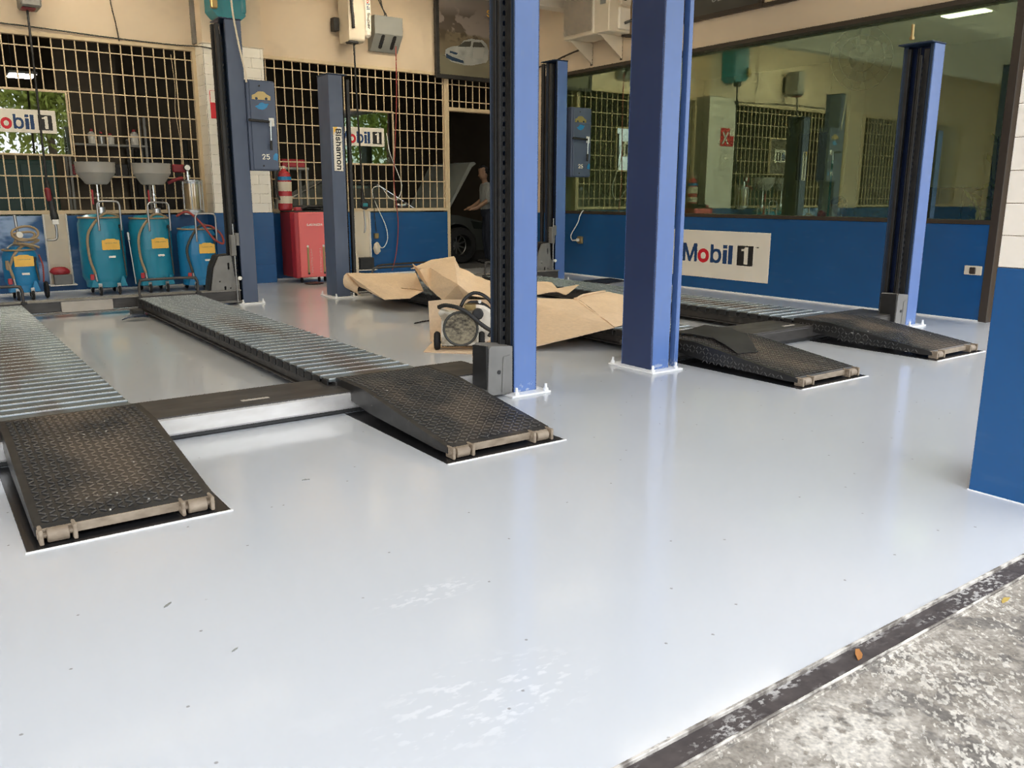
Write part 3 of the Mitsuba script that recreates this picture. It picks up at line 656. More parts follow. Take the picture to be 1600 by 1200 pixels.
# ------------------------------------------------------------------ posters
P = thing('framed_poster', 'large dark framed poster of a rally car above the doorway', 'poster')
put('picture', box(7.10, 8.45, 11.90, 11.945, 3.05, 4.30), 'm_poster', P)
put('frame', xf(rectframe(7.065, 8.47, 3.02, 4.33, .06, 11.885, 11.95), np.eye(4)), 'm_black', P)
PX = lambda q: [(7.237 + (a - 693) * .01215, 3.618 - (b - 60) * .0096) for a, b in q]
oval = lambda cx, cy, rx, ry: [(cx + rx * math.cos(t_), cy + ry * math.sin(t_)) for t_ in np.linspace(0, 6.28, 18)]
c = put('car_picture', prism(Polygon(PX([(693, 86), (694, 78), (702, 73), (715, 70), (722, 61), (733, 57), (750, 57), (757, 63), (760, 72), (759, 86), (753, 91), (734, 97), (722, 98), (702, 95)])).buffer(.008), .003, XZ(11.90)), 'm_print_car', P)
put('car_glass', cat(prism(PX([(712, 71), (722, 62), (733, 60), (731, 69)]), .002, XZ(11.897)), prism(PX([(735, 69), (736, 61), (748, 60), (754, 67)]), .002, XZ(11.897))), 'm_olive', c)
put('car_wheel', cat(prism(PX(oval(727, 91, 4.5, 8)), .002, XZ(11.8965)), prism(PX(oval(755, 85, 3, 7)), .002, XZ(11.8965))), 'm_grey', c)
put('car_bumper', cat(prism(PX([(694, 84), (704, 88), (720, 92), (721, 96), (703, 94), (694, 90)]), .002, XZ(11.897)), prism(PX([(700, 79), (712, 81), (710, 84), (699, 82)]), .002, XZ(11.897))), 'm_navy', c)
put('car_door', prism(PX([(736, 72), (753, 70), (751, 84), (735, 87)]), .0015, XZ(11.897)), 'm_grey', c)
put('shadow_print', prism([(7.18, 3.36), (7.50, 3.285), (7.95, 3.345), (8.10, 3.37), (7.95, 3.385), (7.6, 3.32), (7.3, 3.37)], .001, XZ(11.901)), 'm_olive', P)
put('numeral', xf(fit_text('S', 8.02, 8.10, 4.02, 4.12, .002), XZ(11.90)), 'm_yellow', P)
P2 = thing('framed_poster', 'dark glazed poster high on the office wall between window and roof', 'poster')
put('picture', box(XR - .04, XR - .005, 6.88, 8.05, 3.42, 4.25), 'm_poster_dark', P2)
put('frame', cat(box(XR - .06, XR, 6.84, 8.10, 3.38, 3.43, .003), box(XR - .06, XR, 6.84, 6.89, 3.43, 4.28, .003), box(XR - .06, XR, 8.05, 8.10, 3.43, 4.28, .003), box(XR - .06, XR, 6.84, 8.10, 4.25, 4.30, .003)), 'm_frame_brown', P2)
put('lettering', xf(fit_text('Jul', -7.62, -7.42, 3.56, 3.64, .002), YZ(XR - .04)), 'm_grey', P2)
one('wall_rail', box(XR - .05, XR, 5.2, 6.84, 3.375, 3.42, .004), 'm_frame_brown', 'dark brown rail on the office wall running on from the glazed poster', 'rail')

# ------------------------------------------------------------------ dark back room
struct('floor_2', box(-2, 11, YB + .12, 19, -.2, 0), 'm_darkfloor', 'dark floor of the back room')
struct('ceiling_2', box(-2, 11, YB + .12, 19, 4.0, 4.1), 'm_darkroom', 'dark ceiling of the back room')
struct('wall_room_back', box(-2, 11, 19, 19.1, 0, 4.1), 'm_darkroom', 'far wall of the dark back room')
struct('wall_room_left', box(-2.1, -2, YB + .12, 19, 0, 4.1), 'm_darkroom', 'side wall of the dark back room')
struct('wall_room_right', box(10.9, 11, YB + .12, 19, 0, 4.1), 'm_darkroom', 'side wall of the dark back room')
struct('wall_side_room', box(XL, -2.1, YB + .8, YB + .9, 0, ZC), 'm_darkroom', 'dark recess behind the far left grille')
pt = structroot('wall_partition', 'brown partition panels behind the left grille')
put('panel', box(1.95, 2.75, 13.6, 13.7, 0, 3.6), 'm_darkroom', pt); put('panel', box(2.9, 4.6, 14.6, 14.7, 0, 3.5), 'm_darkroom', pt)
t = thing('room_light', 'lit fluorescent light hanging inside the dark room behind the left grille', 'ceiling light')
put('housing', box(1.62, 2.02, 15.7, 16.3, 3.07, 3.11, .008), 'm_white', t)
for x in (1.7, 1.94): put('hanger', cyl(.006, (x, 16.0, 3.11), (x, 16.0, 4.0), 8), 'm_steel', t)
scene[t + '__tube'] = mikit.ply(box(1.65, 1.99, 15.74, 16.26, 3.055, 3.07), 'm_white') | {'emitter': {'type': 'area', 'radiance': col((6, 5.6, 4.6))}}
def cabinet(name, label, x0, x1, y0, y1, h, m, doors=2):
    c = thing(name, label, 'cabinet')
    put('body', box(x0, x1, y0, y1, 0, h, .01), m, c)
    w = (x1 - x0) / doors
    for i in range(doors):
        d = put('door', box(x0 + i * w + .012, x0 + (i + 1) * w - .012, y0 - .018, y0, .06, h - .05, .005), m, c)
        put('handle', box(x0 + (i + .85) * w - .01, x0 + (i + .85) * w + .01, y0 - .035, y0 - .018, h * .5, h * .5 + .12, .003), 'm_steel', d)
    return c
cabinet('steel_cabinet', 'dark green steel cabinet behind the left grille under the glass pane', .45, 1.75, 12.9, 13.4, 1.66, 'm_greencab', 3)
cabinet('tool_cabinet', 'dark tool cabinet behind the grille above the third drain tank', 2.95, 3.75, 13.9, 14.4, 2.05, 'm_black', 2)
cabinet('tool_cabinet', 'low red tool cabinet behind the right grille beside the extinguisher', 3.80, 4.32, 13.2, 13.7, 1.45, 'm_red_dark', 1)
sh = thing('storage_shelf', 'steel shelf with bottles behind the left grille', 'shelf')
put('board', box(1.95, 3.0, 13.2, 13.55, 1.88, 1.91, .004), 'm_grey', sh); put('board', box(1.95, 3.0, 13.2, 13.55, 1.45, 1.48, .004), 'm_grey', sh)
for x in (1.97, 2.98):
    for y in (13.22, 13.53): put('upright', box(x - .015, x + .015, y - .015, y + .015, 0, 2.3), 'm_grey', sh)
for i, (x, r, h, m) in enumerate(((2.30, .05, .20, 'm_white'), (2.42, .045, .17, 'm_steel'), (2.54, .05, .15, 'm_white'), (2.86, .055, .22, 'm_white'))):
    b = thing('plastic_bottle', ['pale bottle at the left end of the shelf behind the grille', 'steel can next to the leftmost bottle on the shelf', 'squat pale bottle in the middle of the shelf', 'tall pale bottle at the right end of the shelf'][i], 'bottle')
    put('body', lathe([(0, 0), (r, 0), (r, h * .7), (r * .4, h * .86), (0, h * .86)], 18, (x, 13.36, 1.912)), m, b, smooth=40)
    put('cap', lathe([(0, 0), (r * .42, 0), (r * .42, h * .16), (0, h * .16)], 14, (x, 13.36, 1.912 + h * .85)), 'm_red', b, smooth=40)
for i, (x, h, m) in enumerate(((2.08, .14, 'm_red_dark'), (2.30, .12, 'm_red_dark'), (2.62, .16, 'm_black'))):
    one('parts_box', box(x - .09, x + .09, 13.24, 13.50, 1.482, 1.482 + h, .006), m, ['dark red box at the left of the lower shelf', 'low red box in the middle of the lower shelf', 'black box at the right of the lower shelf'][i], 'box')

# ------------------------------------------------------------------ car and people in the back room
car = thing('car', 'dark grey car with raised bonnet in the back room beyond the doorway', 'car')
CYF = 13.25
side_p = Polygon([(4.55, .25), (8.98, .22), (9.05, .45), (8.95, .72), (8.3, .86), (7.45, .95), (6.75, 1.42), (5.6, 1.47), (4.75, 1.05), (4.45, .95), (4.42, .4)]).buffer(-.05).buffer(.05, 6)
for wx in (8.25, 5.45): side_p = side_p.difference(Polygon([(wx + .375 * math.cos(a), .33 + .375 * math.sin(a)) for a in np.linspace(0, 6.28, 32)]))
bm = prism(side_p, 1.70, XZ(CYF + 1.70))
v = bm.vertices.copy(); k = np.clip((v[:, 2] - .9) / .6, 0, 1)
v[:, 1] = CYF + .85 + (v[:, 1] - CYF - .85) * (1 - .22 * k); bm = trimesh.Trimesh(v, bm.faces, process=False)
put('body', bm, 'm_carpaint', car, smooth=25)
put('side_window', prism([(5.65, 1.0), (7.25, 1.0), (6.72, 1.36), (5.75, 1.40)], .01, XZ(CYF + .145)), 'm_carglass', car)
put('window_trim', tube([(5.0, CYF + .08, 1.10), (5.7, CYF + .13, 1.43), (6.72, CYF + .13, 1.40), (7.4, CYF + .03, .98)], .012, 6, smooth=False), 'm_chrome', car)
put('mirror', hullchain([((7.02, CYF - .05, 1.05), .07, (7.14, CYF - .07, 1.06), .06)]), 'm_chrome', car, smooth=True)
put('bonnet', prism(Polygon([(0, 0), (.92, .12), (1.0, .06), (1.0, .02), (.9, .05), (0, -.03)]).buffer(.006), 1.45, frame((8.15, CYF + 1.58, 1.0), (math.cos(.9), 0, math.sin(.9)), (-math.sin(.9), 0, math.cos(.9)))), 'm_bonnet', car)
put('headlight', prism(Polygon([(8.62, .62), (8.93, .60), (8.95, .70), (8.55, .76)]), .03, XZ(CYF + .01)), 'm_carglass', car)
put('arch_trim', torus(.39, .016, frame((8.25, CYF - .003, .33), (1, 0, 0), (0, 0, 1)), 24, 6, -6, 186), 'm_carpaint', car, smooth=True)
for wx in (8.25, 5.45):
    for yy in (CYF + .02, CYF + 1.48):
        w = put('wheel', xf(lathe([(.20, 0), (.30, 0), (.325, .03), (.325, .17), (.30, .2), (.20, .2), (.20, 0)], 32), frame((wx, yy, .325), (1, 0, 0), (0, 0, 1))), 'm_rubber', car, smooth=40)
        if yy < CYF + 1:
            put('rim', torus(.205, .014, frame((wx, yy - .0, .325), (1, 0, 0), (0, 0, 1)), 28, 6), 'm_steel', w, smooth=True)
            sp = [rot(box(-.015, .015, -.01, .012, .03, .205, .004), (0, 1, 0), a) for a in range(0, 360, 36)]
            for s_ in sp: put('spoke', mv(s_, wx, yy + .01, .325), 'm_steel', w)
            put('hub', cyl(.04, (wx, yy - .005, .325), (wx, yy + .05, .325), 16, .006), 'm_steel', w, smooth=40)
def person(label, o, face, shirt, bent=0.0, seated=False):
    p = thing('person', label, 'person'); a = math.radians(face)
    def W(q):
        x, y, z = q; return (o[0] + x * math.cos(a) - y * math.sin(a), o[1] + x * math.sin(a) + y * math.cos(a), o[2] + z)
    def body(js, name, m): put(name, hullchain([(W(a_), r0, W(b_), r1) for a_, r0, b_, r1 in js]), m, p, smooth=True)
    s = math.sin(bent); c = math.cos(bent); hz = .93 if not seated else .50
    up = lambda y, z: (0, y, 0)
    B = lambda x, y, z: (x, y * c + (z - hz) * s, hz + (z - hz) * c - y * s)
    t0 = hz
    js = [(B(0, 0, t0), .14, B(0, 0, t0 + .22), .13), (B(-.12, 0, t0 + .44), .09, B(.12, 0, t0 + .44), .09), (B(0, 0, t0 + .2), .135, B(-.11, 0, t0 + .40), .105), (B(0, 0, t0 + .2), .135, B(.11, 0, t0 + .40), .105)]
    for q in (-1, 1): js += [(B(q * .17, 0, t0 + .46), .065, B(q * .25, .04, t0 + .20), .05)]
    body(js, 'shirt', shirt)
    sk = [(B(0, .01, t0 + .50), .055, B(0, .02, t0 + .58), .05), (B(0, .03, t0 + .64), .075, B(0, .025, t0 + .74), .088), (B(0, .10, t0 + .67), .018, B(0, .115, t0 + .655), .014)]
    for q in (-1, 1):
        sk += [(B(q * .25, .05, t0 + .21), .042, B(q * .22, .26, t0 + .10), .032), (B(q * .22, .26, t0 + .10), .032, B(q * .21, .33, t0 + .09), .03)]
        for i in range(4): sk.append((B(q * (.195 + .014 * i), .34, t0 + .09), .011, B(q * (.195 + .013 * i), .405 - .006 * abs(i - 1), t0 + .07), .009))
        sk.append((B(q * .18, .31, t0 + .09), .011, B(q * .165, .36, t0 + .085), .010))
        sk.append((B(q * .088, .02, t0 + .68), .018, B(q * .09, .02, t0 + .71), .016))
    body(sk, 'skin', 'm_skin')
    body([(B(0, .0, t0 + .73), .088, B(0, .03, t0 + .765), .075)], 'hair', 'm_hair')
    lg = [((0, 0, hz - .02), .145, (0, 0, hz + .02), .145)]
    for q in (-1, 1):
        k = (q * .10, .04, .48) if not seated else (q * .11, .40, .48)
        f = (q * .11, 0, .09) if not seated else (q * .11, .40, .09)
        lg += [((q * .085, 0, hz - .06), .088, k, .062), (k, .062, f, .045)]
    body(lg, 'trousers', 'm_trouser')
    for q in (-1, 1):
        y = 0 if not seated else .40
        body([((q * .11, y - .03, .045), .045, (q * .12, y + .16, .035), .034)], 'shoe', 'm_black')
    return p
person('person in a grey shirt standing by the raised car bonnet', (8.75, 12.95, 0), 70, 'm_shirt_grey', .10)
person('person in a blue shirt at the edge of the doorway', (9.35, 13.1, 0), 120, 'm_shirt_blue', .15)

# ------------------------------------------------------------------ blue drain tanks
def tank(label, x, y, r, z0, z1, m='m_teal', handle=True, hose='m_hose_tan', label_z=.62, sight=True, lx=.05):
    t = thing('oil_drain_tank', label, 'tank')
    rr = .075
    put('body', lathe([(0, z0), (r * .55, z0 + .01), (r - .03, z0 + .04), (r, z0 + .10), (r, (z0 + z1) / 2 - .03), (r + .004, (z0 + z1) / 2 - .02), (r + .004, (z0 + z1) / 2 + .02), (r, (z0 + z1) / 2 + .03), (r, z1 - .12), (r - .03, z1 - .05), (r * .6, z1 - .012), (0, z1)], 40, (x, y, 0)), m, t, smooth=30)
    put('base_ring', lathe([(r * .8, z0 - .03), (r * .86, z0 - .03), (r * .86, z0 + .05), (r * .8, z0 + .05), (r * .8, z0 - .03)], 32, (x, y, 0)), m, t, smooth=30)
    for a in (-115, -65, 60, 120):
        ca, sa = math.cos(math.radians(a)), math.sin(math.radians(a)); q = (x + ca * r * .98, y + sa * r * .98)
        w = put('castor', cyl(.055, (q[0] - .014, q[1], .055), (q[0] + .014, q[1], .055), 20, .006), 'm_rubber', t, smooth=40)
        put('hub', cyl(.026, (q[0] - .017, q[1], .055), (q[0] + .017, q[1], .055), 12, .003), 'm_grey', w, smooth=40)
        put('fork', box(q[0] - .022, q[0] + .022, q[1] - .012, q[1] + .012, .085, z0 + .02, .004), 'm_steel', w)
    for sx in (-1, 1):
        o = (x + sx * r * .62, y - r * .80, 0)
        put('foot_bracket', prism([(-.045, z0 - .02), (.045, z0 - .02), (.012, z0 + .10), (-.012, z0 + .10)], .012, frame((o[0], o[1] - .012, 0), (1, 0, 0), (0, 0, 1))), m, t)
    yf = lambda u: y - math.sqrt(max(r * r - u * u, 0))
    pl = put('label_plate', prism(Polygon([(-.095, -.06), (.095, -.06), (.095, .045), (.06, .05), (.045, .062), (-.045, .062), (-.06, .05), (-.095, .045)]).buffer(.006, 3), .004, frame((x + lx, yf(lx) - .014, label_z), (1, lx * .9, 0), (0, 0, 1))), 'm_yellow', t)
    put('print_line', cat(*[prism([(-.07 + .02 * (i % 2), .012 - .022 * i), (.07, .012 - .022 * i), (.07, .018 - .022 * i), (-.07 + .02 * (i % 2), .018 - .022 * i)], .001, frame((x + lx, yf(lx) - .0185, label_z), (1, lx * .9, 0), (0, 0, 1))) for i in range(1)]), 'm_brass', pl)
    put('data_plate', box(x + lx - .035, x + lx + .045, yf(lx) - .012, yf(lx) + .01, label_z - .165, label_z - .14, .002), 'm_white', t)
    if handle:
        xa, xb = x - .06, x + .19
        ya = yf(.06) - .02
        put('handle', tube([(xa, ya, z1 - .20), (xa, ya, z1 + .08), (xa + .012, ya, z1 + .13), (xa + .05, ya, z1 + .15), (xb - .05, ya, z1 + .15), (xb - .012, ya, z1 + .13), (xb, ya, z1 + .08), (xb, ya, z1 - .20)], .0125, 8, n=5), 'm_steel', t, smooth=True)
    xl = x - r * .62
    h = put('hose', tube([(x + r * .8, y - .05, z1 - .03), (x + .05, y - r * .55, z1 + .005), (x - r * .35, y - r * .9, z1 - .09), (xl - .03, yf(xl - x) - .03, z1 - .26), (xl - .035, yf(xl - x) - .035, z0 + .34), (xl + .01, yf(xl - x) - .04, z0 + .14)], .016, 10), hose, t, smooth=True)
    put('fitting', cyl(.014, (xl + .012, yf(xl - x) - .042, z0 + .14), (xl + .02, yf(xl - x) - .045, z0 + .05), 10, .003), 'm_steel', h, smooth=40)
    put('valve', box(xl - .05, xl - .005, yf(xl - x) - .05, yf(xl - x) - .02, z0 + .07, z0 + .14, .006), 'm_red', t)
    if sight:
        u = r * .74
        put('sight_tube', tube([(x + u, yf(u) - .022, z1 - .14), (x + u + .005, yf(u) - .022, (z0 + z1) / 2), (x + u + .02, yf(u) - .022, z0 + .1)], .0095, 8), 'm_olive', t, smooth=True)
        put('tube_clip', cat(box(x + u - .018, x + u + .018, yf(u) - .035, yf(u) + .02, z1 - .17, z1 - .13, .004)), 'm_black', t)
    put('rim_band', torus(r * .93, .012, frame((x, y, z1 - .045), (1, 0, 0), (0, 1, 0)), 32, 6), 'm_hose_tan', t, smooth=True)
    return t
def funnel(t, x, y, z0, z1, R, r, zt):
    f = put('funnel', lathe([(0, z0), (r, z0), (r + .02, z0 + .012), (R * .90, z0 + .115), (R * .985, z0 + .14), (R, z1 - .012), (R + .008, z1), (R - .008, z1), (R - .012, z0 + .145), (r, z0 + .02), (0, z0 + .015)], 40, (x, y, 0)), 'm_funnel', t, smooth=35)
    put('stem', cat(cyl(.014, (x, y, zt - .02), (x, y, z0), 12), cyl(.024, (x, y, z0 - .14), (x, y, z0 - .10), 12, .004), cyl(.02, (x, y, z0 - .24), (x, y, z0 - .16), 12, .004)), 'm_chrome', f, smooth=40)
    put('valve_lever', box(x - .075, x - .055, y - .03, y - .01, z0 - .24, z0 - .06, .006), 'm_red', f)
    put('collar', cyl(.05, (x + .02, y, zt - .02), (x + .02, y, zt + .07), 20, .008), 'm_chrome', t, smooth=40)
t2 = tank('tall blue drain tank with funnel, second from the left along the back wall', 1.975, 11.52, .258, .125, .985)
funnel(t2, 1.985, 11.52, 1.335, 1.60, .225, .11, 1.0)
t3 = tank('tall blue drain tank with a dented funnel, third from the left along the back wall', 2.545, 11.50, .250, .115, .970)
funnel(t3, 2.63, 11.50, 1.335, 1.60, .228, .12, .98)
t4 = tank('shorter blue drain tank under a clear measuring cylinder beside the tiled pillar', 3.075, 11.36, .235, .10, .83, 'm_tealblue', hose='m_olive', label_z=.545, lx=.06)
t1 = tank('small blue drain tank with coiled hose, leftmost along the back wall', 1.06, 11.45, .185, .12, .625, 'm_tealblue', handle=False, label_z=.46, lx=.02, sight=True)
put('pipe', cyl(.016, (1.075, 11.45, .6), (1.06, 11.45, .98), 12, .003), 'm_steel', t1, smooth=40)
for q, (cx, cz, rx, rz, dy) in enumerate(((1.12, .775, .135, .070, .0), (1.10, .745, .120, .045, -.035), (1.13, .675, .125, .030, -.02))):
    ln = [(cx + rx * math.cos(a) * (1 + .12 * math.cos(a)), 11.36 + dy + .05 * math.sin(a + q), cz + rz * math.sin(a) + .012 * math.sin(2 * a + q)) for a in np.linspace(0, 2 * math.pi, 22)]
    put('hose_coil', tube(ln, .0135, 8, n=3), 'm_hose_tan', t1, smooth=True)
put('hose_end', tube([(1.0, 11.33, .665), (1.10, 11.30, .655), (1.20, 11.29, .63), (1.26, 11.29, .605)], .0135, 8), 'm_hose_tan', t1, smooth=True)
put('gauge', cyl(.036, (1.075, 11.33, .755), (1.075, 11.30, .755), 18, .004), 'm_white', t1, smooth=40)
put('arm', tube([(1.07, 11.4, .64), (.99, 11.36, .64), (.93, 11.33, .60)], .012, 8), 'm_steel', t1, smooth=True)
put('drain_hose', tube([(1.25, 11.36, .52), (1.275, 11.33, .40), (1.27, 11.32, .26), (1.265, 11.34, .20)], .009, 8), 'm_hose_red', t1, smooth=True)
put('cart_wheel', cyl(.10, (1.275, 11.40, .10), (1.315, 11.40, .10), 24, .012), 'm_rubber', t1, smooth=40)
# measuring cylinder and gauge over the short tank
mc = thing('measuring_cylinder', 'amber clear measuring cylinder with gauge in front of the left grille', 'cylinder')
put('glass', lathe([(.118, 1.02), (.125, 1.02), (.125, 1.385), (.118, 1.385), (.118, 1.02)], 32, (3.14, 11.62, 0)), 'm_clear', mc, smooth=30)
put('oil', lathe([(0, 1.03), (.108, 1.03), (.108, 1.36), (0, 1.36)], 28, (3.14, 11.62, 0)), 'm_brass', mc, smooth=40)
put('end_cap', lathe([(0, .985), (.14, .985), (.14, 1.02), (0, 1.02)], 28, (3.14, 11.62, 0)), 'm_steel', mc, smooth=40)
put('end_cap', lathe([(0, 1.385), (.14, 1.385), (.14, 1.405), (0, 1.405)], 28, (3.14, 11.62, 0)), 'm_steel', mc, smooth=40)
for a in (200, 250, 300, 350): put('tie_rod', cyl(.007, (3.14 + .13 * math.cos(math.radians(a)), 11.62 + .13 * math.sin(math.radians(a)), 1.0), (3.14 + .13 * math.cos(math.radians(a)), 11.62 + .13 * math.sin(math.radians(a)), 1.39), 8), 'm_steel', mc, smooth=40)
put('neck', cat(cyl(.02, (3.10, 11.62, 1.40), (3.10, 11.62, 1.52), 12, .003), cyl(.034, (3.10, 11.62, 1.44), (3.10, 11.62, 1.47), 14, .004)), 'm_chrome', mc, smooth=40)
g_ = put('gauge', cyl(.045, (3.09, 11.60, 1.56), (3.09, 11.565, 1.56), 20, .005), 'm_black', mc, smooth=40)
put('dial', cyl(.035, (3.09, 11.564, 1.56), (3.09, 11.562, 1.56), 20), 'm_white', g_)
put('bracket', cat(box(2.92, 3.08, 11.62, 11.66, 1.50, 1.60, .01), tube([(2.84, 11.60, 1.36), (2.92, 11.60, 1.40), (3.03, 11.62, 1.43)], .022, 8)), 'm_red_dark', mc)
put('support', box(3.02, 3.26, 11.62, 11.98, .955, .985, .005), 'm_steel', mc)
put('hose', tube([(2.83, 11.28, .95), (2.95, 11.2, 1.0), (3.08, 11.1, .86), (3.22, 11.08, .66), (3.34, 11.1, .60), (3.33, 11.15, .72), (3.22, 11.2, .82), (3.10, 11.24, .81)], .014, 8), 'm_hose_red', mc, smooth=True)
one('lever_bar', cat(cyl(.011, (2.275, 11.28, .12), (2.245, 11.30, .66), 10, .003), cyl(.02, (2.246, 11.30, .66), (2.242, 11.302, .76), 12, .006)), 'm_steel', 'thin steel lever bar between the two tall blue drain tanks', 'lever', smooth=40)

# ------------------------------------------------------------------ wall niches with drip trays
for x0, x1, lab, zb in ((1.415, 1.66, 'cream pipe niche with a red rag on its ledge left of the tall drain tank', .11), (5.56, 5.845, 'cream pipe niche with a black tray behind the plated post', .10)):
    n = thing('wall_niche', lab, 'niche')
    put('panel', box(x0, x1, YB - .045, YB - .021, zb, .975, .003), 'm_cream', n)
    put('edge', box(x0 - .012, x0 + .004, YB - .09, YB - .02, zb, .975, .003), 'm_white', n); put('edge', box(x1 - .004, x1 + .012, YB - .09, YB - .02, zb, .975, .003), 'm_white', n)
    put('ledge', box(x0 - .03, x1 + .03, YB - .22, YB - .02, zb - .014, zb, .003), 'm_white', n)
one('drip_tray', box(1.44, 1.64, 11.80, 11.90, .11, .235, .006), 'm_carriage', 'grey drip tray on the ledge of the left wall niche', 'tray')
rag = trimesh.creation.icosphere(3, 1.0); rag.vertices = rag.vertices * (.115, .05, .055) * (1 + .25 * (meshkit.fbm(rag.vertices * 2.3 + 3)[:, None] - .5)) + np.array([1.515, 11.85, .275]); rag.vertices[:, 2] = np.maximum(rag.vertices[:, 2], .236)
one('rag', rag, 'm_red', 'red rag on the grey drip tray in the left niche', 'rag', smooth=True)
one('battery_box', box(5.60, 5.84, 11.80, 11.93, .10, .28, .008), 'm_black', 'black box on the ledge of the niche behind the plated post', 'box')
b = thing('spray_bottle', 'dirty white bottle with pointed nozzle behind the plated post', 'bottle')
put('body', lathe([(0, 0), (.045, 0), (.048, .02), (.048, .26), (.03, .33), (.012, .42), (.006, .50), (0, .50)], 20, (5.50, 11.75, .0)), 'm_cream', b, smooth=40)
put('nozzle', lathe([(0, 0), (.012, 0), (.005, .06), (0, .06)], 12, (5.50, 11.75, .49)), 'm_white', b, smooth=40)

# ------------------------------------------------------------------ red machine and fire extinguisher
rm = thing('service_machine', 'red fluid service machine on castors against the blue wall', 'machine')
put('body', box(4.40, 4.90, 11.32, 11.86, .075, .985, .012), 'm_red_dark', rm)
put('corner_trim', box(4.388, 4.45, 11.29, 11.45, .075, .985, .010), 'm_red', rm)
fp = put('front_panel', box(4.448, 4.905, 11.285, 11.33, .08, .985, .010), 'm_red_face', rm)
put('lettering', xf(fit_text('LAUNCH', 4.57, 4.79, .795, .828, .003), XZ(11.286)), 'm_white', fp)
for x in (4.565, 4.80):
    s = put('level_slot', box(x - .014, x + .014, 11.279, 11.288, .135, .50, .003), 'm_brass', fp)
    put('slot_knob', cyl(.016, (x, 11.288, .515), (x, 11.280, .515), 14), 'm_white', s, smooth=40)
    put('slot_end', cyl(.014, (x, 11.288, .135), (x, 11.277, .135), 14), 'm_black', s, smooth=40)
    dx = .052 if x < 4.7 else -.052
    for k in range(15): put('scale_mark', box(x + dx - .012, x + dx + .012, 11.2835, 11.287, .15 + k * .023, .154 + k * .023), 'm_sign', fp)
for x in (4.50, 4.76, 4.85):
    put('castor', cyl(.035, (x - .012, 11.40, .037), (x + .012, 11.40, .037), 18, .005), 'm_rubber', rm, smooth=40)
put('top_tray', box(4.40, 4.905, 11.29, 11.86, .985, 1.0, .004), 'm_black', rm)
put('hose_heap', tube([(4.48 + .19 * (1 + math.sin(i * 1.7)), 11.45 + .12 * math.cos(i * 2.3), 1.015 + .05 * (.5 + .5 * math.sin(i * .9))) for i in range(22)], .014, 8, n=5), 'm_black', rm, smooth=True)
put('tray_clip', box(4.44, 4.54, 11.34, 11.44, 1.0, 1.05, .01), 'm_red', rm)
one('floor_rag', mv(rot(lathe([(0, 0), (.12, 0), (.14, .012), (.05, .03), (0, .03)], 14), (0, 0, 1), 30), 4.58, 11.15, 0), 'm_black', 'small black rag on the floor under the red machine', 'rag', smooth=40)
fe = thing('fire_extinguisher', 'red fire extinguisher hung on the blue wall beside the pillar', 'fire extinguisher')
put('cylinder', lathe([(0, 1.0), (.085, 1.0), (.10, 1.02), (.10, 1.46), (.085, 1.52), (.04, 1.555), (.03, 1.58), (0, 1.58)], 28, (4.46, 11.78, 0)), 'm_red', fe, smooth=35)
put('label_sheet', lathe([(.1015, 1.27), (.1025, 1.27), (.1025, 1.40), (.1015, 1.40), (.1015, 1.27)], 28, (4.46, 11.78, 0)), 'm_cream', fe, smooth=35)
put('label_sheet', lathe([(.1015, 1.10), (.1025, 1.10), (.1025, 1.20), (.1015, 1.20), (.1015, 1.10)], 28, (4.46, 11.78, 0)), 'm_cream', fe, smooth=35)
put('band', lathe([(.1015, 1.42), (.1025, 1.42), (.1025, 1.47), (.1015, 1.47), (.1015, 1.42)], 28, (4.46, 11.78, 0)), 'm_tealblue', fe, smooth=35)
put('handle', cat(box(4.38, 4.50, 11.76, 11.80, 1.595, 1.61, .004), box(4.36, 4.50, 11.765, 11.795, 1.57, 1.585, .004), cyl(.018, (4.46, 11.78, 1.57), (4.46, 11.78, 1.62), 12)), 'm_cream', fe)
put('hose', tube([(4.40, 11.77, 1.58), (4.345, 11.75, 1.45), (4.34, 11.74, 1.25), (4.36, 11.72, 1.15)], .012, 8), 'm_black', fe, smooth=True)
put('wall_hook', box(4.42, 4.50, 11.87, 11.985, 1.35, 1.42, .005), 'm_black', fe)
one('red_toolbox', box(4.66, 5.02, 12.35, 12.6, 1.62, 1.74, .012), 'm_red', 'small red toolbox behind the grille above the extinguisher', 'toolbox')
put('stand', cat(box(4.62, 5.06, 12.3, 12.65, 1.58, 1.62, .004), box(4.63, 4.67, 12.32, 12.36, 0, 1.58), box(5.01, 5.05, 12.32, 12.36, 0, 1.58), box(4.63, 4.67, 12.6, 12.64, 0, 1.58), box(5.01, 5.05, 12.6, 12.64, 0, 1.58)), 'm_grey', None) if False else None
st = thing('tool_stand', 'narrow grey steel stand under the red toolbox behind the grille', 'stand')
put('top', box(4.62, 5.06, 12.3, 12.65, 1.585, 1.62, .004), 'm_grey', st)
for x in (4.65, 5.03):
    for y in (12.34, 12.62): put('leg', box(x - .02, x + .02, y - .02, y + .02, 0, 1.585, .003), 'm_grey', st)

